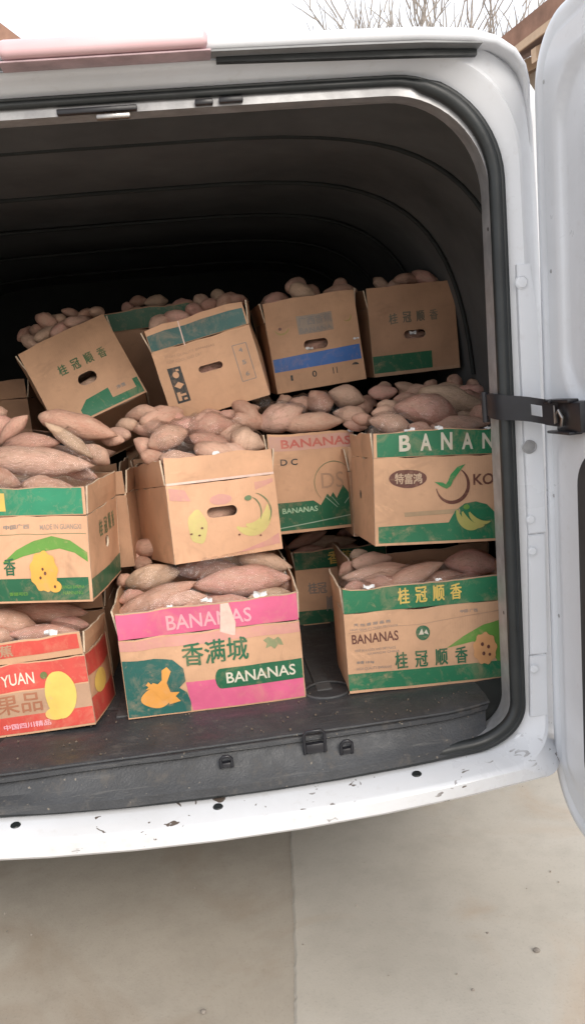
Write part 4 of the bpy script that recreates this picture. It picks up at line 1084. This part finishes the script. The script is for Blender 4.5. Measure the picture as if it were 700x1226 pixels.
WHERE = {'M1': 'over the orange fruit carton', 'M2': 'in the plain tan carton', 'M3': 'on the red lettered carton', 'M4': 'above the white BANANAS band', 'B1': 'in the red carton', 'B2': 'in the pink carton',
 'B3': 'on the small set back carton', 'B4': 'in the bottom right carton', 'T1': 'above the tilted left carton', 'T2': 'above the dark teal flap', 'T3': 'above the blue striped carton',
 'T4': 'above the rightmost top carton', 'Mb1': 'under the tilted top cartons', 'Mb4': 'under the rightmost top carton', 'Tb1': 'in the dim green carton', 'T0': 'at the dim left edge'}
def H(key, rows, where=None):
    grp = G[key][1]
    cx = lambda r: r[1] if r[0] == 'b' else (r[0]+r[2])/2
    order = {id(r): i for i, r in enumerate(sorted(rows, key=cx))}
    for r in rows:
        k = order[id(r)]; pl = ORD[k] + ('' if k == 0 else ' from the left'); isb = r[0] == 'b'
        own = r[5] if isb and len(r) > 5 else (r[6] if not isb and len(r) > 6 else None)
        if isb: look = 'stubby'
        else:
            L = sqrt((r[0]-r[2])**2+(r[1]-r[3])**2)/r[4]
            look = ('long slender' if L > 3.4 else 'plump' if L < 2 else 'medium long')
        lab = own or '%s sweet potato, %s %s' % (look, pl, where or WHERE[key])
        if isb: ball(*r[1:5], lab, grp)
        else: pp(*r[:6], lab, grp)
H('M1', [(-22, 568, 27, 582, 24, .29), (26, 580, 90, 586, 27, .29, 'blunt sweet potato just behind the green flap of the orange fruit carton'),
         (-24, 548, 114, 558, 33, .345, 'longest sweet potato lying level across the orange fruit carton'), (2, 536, 74, 530, 28, .40), (0, 532, 34, 497, 17, .44, 'thin sweet potato pointing up at the left edge of the frame'),
         (46, 498, 142, 522, 30, .44, 'big sweet potato sloping down to the right beneath the tilted carton'), (53, 506, 112, 549, 17, .385, 'slender sweet potato lying aslant on top of the heap at the left'),
         (98, 533, 132, 556, 20, .41), (-20, 512, 20, 506, 22, .5), (-10, 498, 10, 492, 18, .58), (118, 524, 150, 528, 18, .47), (70, 558, 118, 572, 18, .38)])
H('Mb1', [('b', 171, 496, 12, .57, 'round sweet potato end seen below the corner of the tilted carton'), ('b', 153, 509, 9, .56), ('b', 193, 500, 14, .56), ('b', 178, 513, 11, .52), ('b', 214, 512, 11, .55), ('b', 241, 507, 10, .57), ('b', 264, 503, 11, .58),
          ('b', 293, 493, 11, .60), ('b', 233, 519, 12, .52), ('b', 308, 503, 9, .60), ('b', 142, 520, 10, .52), ('b', 195, 519, 10, .5)])
H('M2', [(176, 534, 226, 516, 28, .42), (196, 522, 246, 506, 24, .50), (222, 516, 282, 508, 32, .49), (226, 522, 282, 546, 29, .43, 'pink sweet potato slanting in the plain tan carton'), (254, 516, 300, 524, 28, .50),
         (276, 520, 318, 534, 30, .41, 'blunt pink sweet potato at the right of the plain tan carton'), (160, 526, 192, 542, 22, .46), (250, 540, 300, 546, 24, .385), (190, 548, 246, 552, 24, .385), (284, 502, 322, 510, 22, .58), (232, 536, 296, 550, 24, .38), (168, 544, 204, 550, 18, .42)])
H('M3', [(308, 512, 364, 488, 31, .585, 'grey pink sweet potato at the left of the red lettered carton'), (371, 468, 389, 500, 29, .665), (392, 470, 437, 480, 27, .69), (326, 512, 412, 504, 22, .57), (398, 494, 444, 504, 24, .62), (410, 508, 440, 512, 14, .57),
         (345, 486, 378, 482, 20, .68), (330, 484, 352, 478, 16, .74), (412, 484, 446, 490, 20, .72), (428, 478, 452, 484, 16, .76)])
H('M4', [(470, 488, 548, 497, 37, .40, 'fat sweet potato lying left on the heap above the white lettering'), (500, 470, 580, 488, 32, .47, 'fat sweet potato beside the door strap, behind its neighbour'), (440, 503, 494, 514, 25, .34),
         (488, 509, 520, 518, 17, .31), (512, 514, 588, 506, 21, .37), (444, 494, 478, 500, 22, .45), (450, 486, 484, 490, 18, .52), (560, 500, 590, 494, 22, .40), (536, 504, 576, 500, 18, .42), (420, 500, 450, 506, 16, .5)])
H('Mb4', [('b', 458, 466, 9, .72), ('b', 486, 464, 9, .72), ('b', 514, 462, 8, .74), ('b', 543, 457, 9, .72), (470, 478, 500, 474, 14, .64), (540, 474, 580, 476, 16, .6), ('b', 566, 462, 8, .72), (500, 468, 530, 466, 12, .70)])
H('B1', [(6, 729, 106, 733, 23, .33, 'long pale sweet potato just under the orange fruit carton'), (-24, 736, 48, 754, 25, .29), (8, 760, 96, 756, 20, .25), (-30, 756, 20, 764, 22, .26), (60, 746, 108, 748, 18, .31)])
H('B2', [('b', 174, 655, 12, .52), ('b', 173, 674, 11, .50), ('b', 154, 662, 9, .55), (150, 699, 216, 684, 28, .37, 'stubby sweet potato at the back left of the pink carton'), (140, 738, 236, 696, 27, .295, 'long sweet potato sloping up from the left corner of the pink carton'),
         (228, 702, 350, 692, 34, .32, 'largest sweet potato lying level along the front of the pink carton'), (284, 666, 350, 680, 25, .40), (244, 722, 300, 718, 17, .265), (322, 690, 352, 706, 20, .35), (180, 724, 250, 714, 20, .28),
         (206, 684, 290, 680, 24, .42), (142, 720, 176, 712, 20, .33), (296, 716, 350, 710, 17, .27), (140, 700, 160, 690, 16, .40)])
H('B3', [(340, 658, 392, 636, 15, .84), (362, 652, 428, 646, 17, .86), (396, 668, 434, 658, 18, .78), (402, 640, 434, 634, 13, .95), (356, 648, 372, 640, 12, .95), (348, 664, 388, 656, 14, .80)])
H('B4', [(408, 692, 502, 680, 27, .33), (456, 708, 532, 673, 24, .285, 'greyish sweet potato in cling film slanting across the bottom right carton'), (530, 674, 600, 676, 34, .32, 'fat pink sweet potato at the right end of the bottom right carton'),
         (410, 708, 438, 700, 15, .24), (530, 700, 592, 696, 13, .23), (430, 700, 490, 698, 18, .28), (500, 694, 560, 690, 22, .30), (420, 676, 470, 668, 20, .40), (405, 690, 425, 672, 16, .42), (418, 668, 440, 660, 15, .5)])
H('T1', [('b', 38, 410, 9, .86), ('b', 57, 384, 9, .90), ('b', 55, 400, 8, .85), ('b', 75, 394, 10, .85), ('b', 94, 385, 9, .86), ('b', 115, 374, 7, .87), ('b', 67, 384, 8, .92), ('b', 84, 376, 7, .94), ('b', 46, 396, 8, .9), ('b', 104, 376, 7, .9), ('b', 30, 400, 7, .93)])
H('Mb1', [(150, 505, 184, 500, 18, .60), (182, 508, 224, 500, 20, .585), (214, 506, 252, 514, 20, .56), (236, 500, 270, 496, 16, .62), (262, 508, 304, 500, 20, .57), (276, 494, 312, 488, 15, .64)], 'lying level below the teal flapped carton')
H('Mb4', [(440, 470, 476, 468, 17, .70), (476, 470, 520, 466, 16, .71), (512, 468, 556, 462, 16, .70), (546, 466, 584, 468, 15, .69)], 'lying level beneath the dim top carton')
H('Tb1', [(150, 378, 176, 372, 12, 1.08), (172, 364, 202, 360, 14, 1.12), (190, 376, 214, 366, 12, 1.06), (206, 366, 232, 362, 12, 1.1), (155, 362, 178, 360, 12, 1.15), (146, 372, 160, 366, 12, 1.12)])
H('T2', [('b', 190, 388, 10, .72), ('b', 212, 380, 10, .72), ('b', 233, 374, 11, .74), ('b', 252, 366, 11, .76), ('b', 270, 361, 10, .76), ('b', 243, 363, 9, .82), ('b', 285, 360, 8, .78), ('b', 262, 356, 9, .84)])
H('T3', [('b', 330, 360, 11, .82), (346, 344, 380, 360, 20, .79, 'sweet potato poking up over the middle of the blue striped carton'), ('b', 352, 344, 10, .83), (386, 350, 428, 348, 16, .84), ('b', 405, 344, 9, .86), ('b', 320, 362, 8, .86), ('b', 372, 350, 9, .88)])
H('T4', [('b', 456, 341, 8, .86), ('b', 484, 336, 9, .86), ('b', 470, 342, 7, .84), ('b', 508, 334, 9, .86), ('b', 528, 334, 8, .88), ('b', 498, 338, 7, .9)])
# filler: the layers under the visible ones
def fillup(key, gkey, n, top=-.03, spread=.03):
    c = CARTONS[key]; M = c['M']; grp = G[gkey][1]; lab = 'half buried sweet potato below the top layer '+WHERE[gkey]
    for i in range(n):
        L = random.uniform(.12, .17); t = random.uniform(.042, .055)
        a = random.uniform(-.5, .5) + (pi/2 if random.random() < .35 else 0)
        L = min(L, (c['w'] if abs(cos(a)) > .7 else c['d'])-.05)
        hx = abs(cos(a))*L/2+.028; hy = abs(sin(a))*L/2+.028
        x = random.uniform(-max(0, c['w']/2-hx), max(0, c['w']/2-hx)); y = random.uniform(min(hy, c['d']/2), max(c['d']-hy, c['d']/2))
        z = c['h']+top+random.uniform(-spread, spread)*.6-.02
        ct = Vector((x, y, z)); v = Vector((cos(a), sin(a), random.uniform(-.12, .12)))*L/2
        potato(M @ (ct-v), M @ (ct+v), t, lab, grp)
for k, g, n, top in (('B1', 'B1', 8, -.02), ('B2', 'B2', 9, -.03), ('B3', 'B3', 6, -.02), ('B4', 'B4', 9, -.03), ('M1', 'M1', 8, -.02), ('M2', 'M2', 9, -.03), ('M3', 'M3', 7, -.02), ('M4', 'M4', 9, -.02),
                     ('T1', 'T1', 4, -.04), ('T2', 'T2', 5, -.03), ('T3', 'T3', 5, -.03), ('T4', 'T4', 5, -.03), ('Tb1', 'Tb1', 4, -.03), ('T0', 'T0', 3, -.04),
                     ('Mb1', 'Mb1', 6, .05), ('Mb2', 'Mb1', 7, .03), ('Mb4', 'Mb4', 6, .02)):
    fillup(k, g, n, top)
# one behind each hand hole
for key, (u, v) in (('M2', (.47, .60)), ('T1', (.52, .41)), ('T3', (.5, .475)), ('T4', (.5, .44)), ('T2', (.52, .60))):
    c = CARTONS[key]; f = c['front']; p = c['M'] @ (f.O+f.U*u*f.w+f.V*(v*f.h-.006)+Vector((0, .046, 0)))
    ax = (c['M'].to_3x3() @ Vector((1, .15, .1)))*.06
    potato(p-ax, p+ax, .046, {'M2': 'sweet potato seen through the oval hand hole of the plain tan carton', 'T1': 'sweet potato seen through the hand hole of the tilted left carton',
           'T3': 'sweet potato seen through the hand hole in the blue stripe', 'T4': 'sweet potato seen through the hand hole of the dim carton', 'T2': 'sweet potato seen through the hand hole of the teal flapped carton'}[key], None)

# ------------------------------------------------------------------ cling film lying over the heaps
bpy.context.view_layer.update()
dg = bpy.context.evaluated_depsgraph_get()
def film(key, u0, u1, d0, d1, lift=.007):
    c = CARTONS[key]; M = c['M']; Mi = M.inverted(); nx, ny = 46, 30; hts = {}
    for i in range(nx):
        for j in range(ny):
            x = c['w']*(-.5+u0+(u1-u0)*i/(nx-1)); y = d0+(d1-d0)*j/(ny-1)
            p = M @ Vector((x, y, c['h']))
            hit, loc, nr, fi, ob, mt = S.ray_cast(dg, Vector((p.x, p.y, p.z+(.055 if key[0] == 'B' else .10))), Vector((0, 0, -1)), distance=.20)
            z = (Mi @ loc).z if hit else c['h']-.03
            hts[i, j] = [x, y, min(z, c['h']+.14)]
    for it in range(9):
        new = {}
        for (i, j), (x, y, z) in hts.items():
            nb = [hts[a][2] for a in ((i-1, j), (i+1, j), (i, j-1), (i, j+1)) if a in hts]
            new[i, j] = [x, y, max(z, .6*max(nb)+.4*sum(nb)/len(nb)-.002)]
        hts = new
    vs = []; fs = []
    for i in range(nx):
        for j in range(ny):
            x, y, z = hts[i, j]; q = Vector((x*30, y*30, 5))
            vs.append((x+.004*noise.noise(q), y+.004*noise.noise(q+Vector((9, 0, 0))), z+lift+.004*noise.noise(q*1.7)))
    for i in range(nx-1):
        for j in range(ny-1): fs.append((i*ny+j, (i+1)*ny+j, (i+1)*ny+j+1, i*ny+j+1))
    mesh_obj('film_liner', vs, fs, FILM, c['root'], smooth=True)
film('B2', .02, .98, .008, .16); film('B4', .02, .98, .008, .15); film('M2', .03, .97, .010, .20); film('M1', .25, .97, .010, .20); film('M3', .04, .96, .010, .16); film('M4', .03, .97, .010, .16); film('B1', .03, .97, .008, .14)
# torn bright bits of film along the rims
def scrap(key, u, z, s, seed):
    c = CARTONS[key]; rnd = random.Random(seed); vs = []; fs = []
    n = 5
    for i in range(n):
        for j in range(3):
            vs.append((c['w']*(u-.5)+s*(i/(n-1)-.5)*2.2+rnd.uniform(-.2, .2)*s, -.004+rnd.uniform(-.3, .5)*s, z+s*(j/2-.3)*.8+rnd.uniform(-.25, .25)*s))
    for i in range(n-1):
        for j in range(2): fs.append((i*3+j, (i+1)*3+j, (i+1)*3+j+1, i*3+j+1))
    mesh_obj('film_scrap', vs, fs, FOIL, c['root'])
for (k, u, z, s) in (('B2', .50, .232, .010), ('B2', .80, .232, .012), ('B2', .30, .229, .005), ('B1', .84, .196, .012), ('B4', .15, .219, .010), ('B4', .55, .222, .006), ('B4', .95, .222, .006),
                     ('M2', .48, .226, .007), ('M4', .22, .236, .010), ('M4', .40, .240, .008), ('M4', .70, .237, .006), ('T4', .48, .105, .008), ('T3', .42, .100, .010), ('T3', .95, .108, .006), ('M3', .97, .236, .007)):
    scrap(k, u, z, s, int(u*100+z*1000))

# ------------------------------------------------------------------ background: houses and bare tree
WALLM = plain_mat('plaster_wall', (.42, .36, .30), .9, var=.15, scale=2)
TILE = plain_mat('brown_roof_tile', (.30, .17, .12), .85, var=.3, scale=4)
WOODB = plain_mat('pale_fascia_board', (.58, .42, .29), .7, var=.15, scale=6)
BARK = plain_mat('bare_bark', (.34, .31, .28), .9, var=.3, scale=30)
def house(name, label, eave_a, eave_b, zb, depth_dir, run, rise, overhang=.0):
    """eave from a to b (plan), roof rising in depth_dir"""
    root = empty(name, Matrix.Translation((eave_a[0], eave_a[1], 0)), label=label, cat='house'); Mi = root.matrix_world.inverted()
    A = Vector((*eave_a, zb)); B = Vector((*eave_b, zb)); D = Vector((*depth_dir, 0)).normalized(); L = (B-A); Ln = L.normalized()
    def add(nm, bm, mat):
        o = bm_obj(nm, bm, mat, root); o.matrix_parent_inverse = Mi; return o
    def prism(nm, pts, th, mat):
        bm = bmesh.new(); V = [bm.verts.new(p) for p in pts]; V2 = [bm.verts.new(Vector(p)-Vector((0, 0, th))) for p in pts]; n = len(pts)
        bm.faces.new(V); bm.faces.new(V2[::-1])
        for j in range(n): bm.faces.new((V[j], V2[j], V2[(j+1) % n], V[(j+1) % n]))
        return add(nm, bm, mat)
    C = A+D*run+Vector((0, 0, rise)); E = B+D*run+Vector((0, 0, rise))
    U3 = Vector((0, 0, .20)); prism('roof', [A+U3, B+U3, E+U3, C+U3], .19, TILE)
    a2, b2 = A+D*2*run, B+D*2*run
    prism('roof', [C+U3, E+U3, b2, a2], .19, TILE)
    f = .02
    prism('fascia', [A-D*f+Vector((0, 0, .02)), B-D*f+Vector((0, 0, .02)), B-D*.002+Vector((0, 0, .02)), A-D*.002+Vector((0, 0, .02))], .07, WOODB)
    n = int(L.length/.6)
    for i in range(n):
        p = A+Ln*(.3+.6*i); q = Vector((0, 0, -.102))
        prism('rafter', [p+q, p+Ln*.08+q, p+Ln*.08+D*run*.5+Vector((0, 0, rise*.5))+q, p+D*run*.5+Vector((0, 0, rise*.5))+q], .12, WOODB)
    # walls
    w0 = A+D*.45+Ln*.25; w1 = B+D*.45-Ln*.25; dd = D*(2*run-.9)
    hz = zb-.05
    bm = bmesh.new(); base = [w0, w1, w1+dd, w0+dd]
    lo_ = [bm.verts.new((p.x, p.y, 0)) for p in base]; hi = [bm.verts.new((p.x, p.y, hz)) for p in base]
    for j in range(4): bm.faces.new((lo_[j], lo_[(j+1) % 4], hi[(j+1) % 4], hi[j]))
    add('wall', bm, WALLM)
    for k in range(3):
        p = w0+(w1-w0)*((k+.5)/3); bm = bmesh.new()
        Mx = Matrix((Ln, D, Vector((0, 0, 1)))).transposed()
        box_bm(bm, Vector((0, 0, 0)), Vector((1.0, .06, 1.2)), None, .01)
        M4 = Mx.to_4x4(); M4.translation = Vector((p.x, p.y, 1.7)); bmesh.ops.transform(bm, matrix=M4, verts=bm.verts)
        add('window', bm, DOORTRIM)
    return root
house('house', 'brown roofed house whose eave and pale fascia board show at the top right', (3.62, 4.9), (3.02, 8.0), 4.2, (.98, .19), 3.0, 1.3)
def gable_house():
    root = empty('house', Matrix.Translation((-4.6, 9.4, 0)), label='house whose roof corner shows at the top left behind the van', cat='house'); Mi = root.matrix_world.inverted()
    y0, y1 = 9.0, 15.0; ap = (-4.6, 8.15); rt_ = (-1.40, 5.35); lf = (-7.8, 5.35)
    def q(nm, pts, mat):
        bm = bmesh.new(); a = [bm.verts.new((x, y0, z)) for x, z in pts]; b = [bm.verts.new((x, y1, z)) for x, z in pts]; n = len(pts)
        bm.faces.new(a); bm.faces.new(b[::-1])
        for j in range(n): bm.faces.new((a[j], a[(j+1) % n], b[(j+1) % n], b[j]))
        o = bm_obj(nm, bm, mat, root); o.matrix_parent_inverse = Mi
        return o
    q('roof', [rt_, (rt_[0], rt_[1]-.22), (ap[0], ap[1]-.22), ap], TILE); q('roof', [lf, ap, (ap[0]-.002, ap[1]-.22), (lf[0], lf[1]-.22)], TILE)
    y0, y1 = 9.4, 14.6
    q('wall', [(-7.3, 0), (-1.9, 0), (-1.9, 5.5), (-4.6, 7.85), (-7.3, 5.5)], WALLM)
gable_house()
# bare tree behind the van
def bare_tree(base, top, label):
    root = empty('bare_tree', Matrix.Translation(base), label=label, cat='tree'); rnd = random.Random(5)
    bmt = bmesh.new(); H0 = top-base.z
    trunk = [Vector((0, 0, 0)), Vector((.05, 0, 1.0)), Vector((-.04, .05, 2.1)), Vector((.06, 0, H0*.45))]
    tube_bm(bmt, trunk, [.14, .11, .09, .07], 10); bm_obj('trunk', bmt, BARK, root, smooth=True)
    bmc = bmesh.new()
    def br(p, d, L, r, lv):
        pts = [p]; q = p.copy(); dd = d.copy()
        for i in range(5):
            dd = (dd+Vector((rnd.uniform(-.22, .22), rnd.uniform(-.22, .22), rnd.uniform(-.05, .16)))).normalized(); q = q+dd*L/5; pts.append(q.copy())
        tube_bm(bmc, pts, [r*(1-.13*i) for i in range(6)], 6)
        if lv < 3:
            for i in range(2, 6):
                for k in range(1 if lv else 2):
                    nd = (dd+Vector((rnd.uniform(-.9, .9), rnd.uniform(-.6, .6), rnd.uniform(-.1, .7)))).normalized()
                    br(pts[i], nd, L*rnd.uniform(.5, .7), max(.010, r*.55), lv+1)
    for k in range(7):
        a = 2*pi*k/7; br(Vector((.06, 0, H0*.45-.15*(k % 3))), Vector((cos(a)*.7, sin(a)*.5, .9)).normalized(), H0*.30, .035, 0)
    bm_obj('crown', bmc, BARK, root, smooth=True)
bare_tree(Vector((3.0, 9.3, 0)), 5.9, 'leafless tree whose thin twigs stick up behind the van roof')
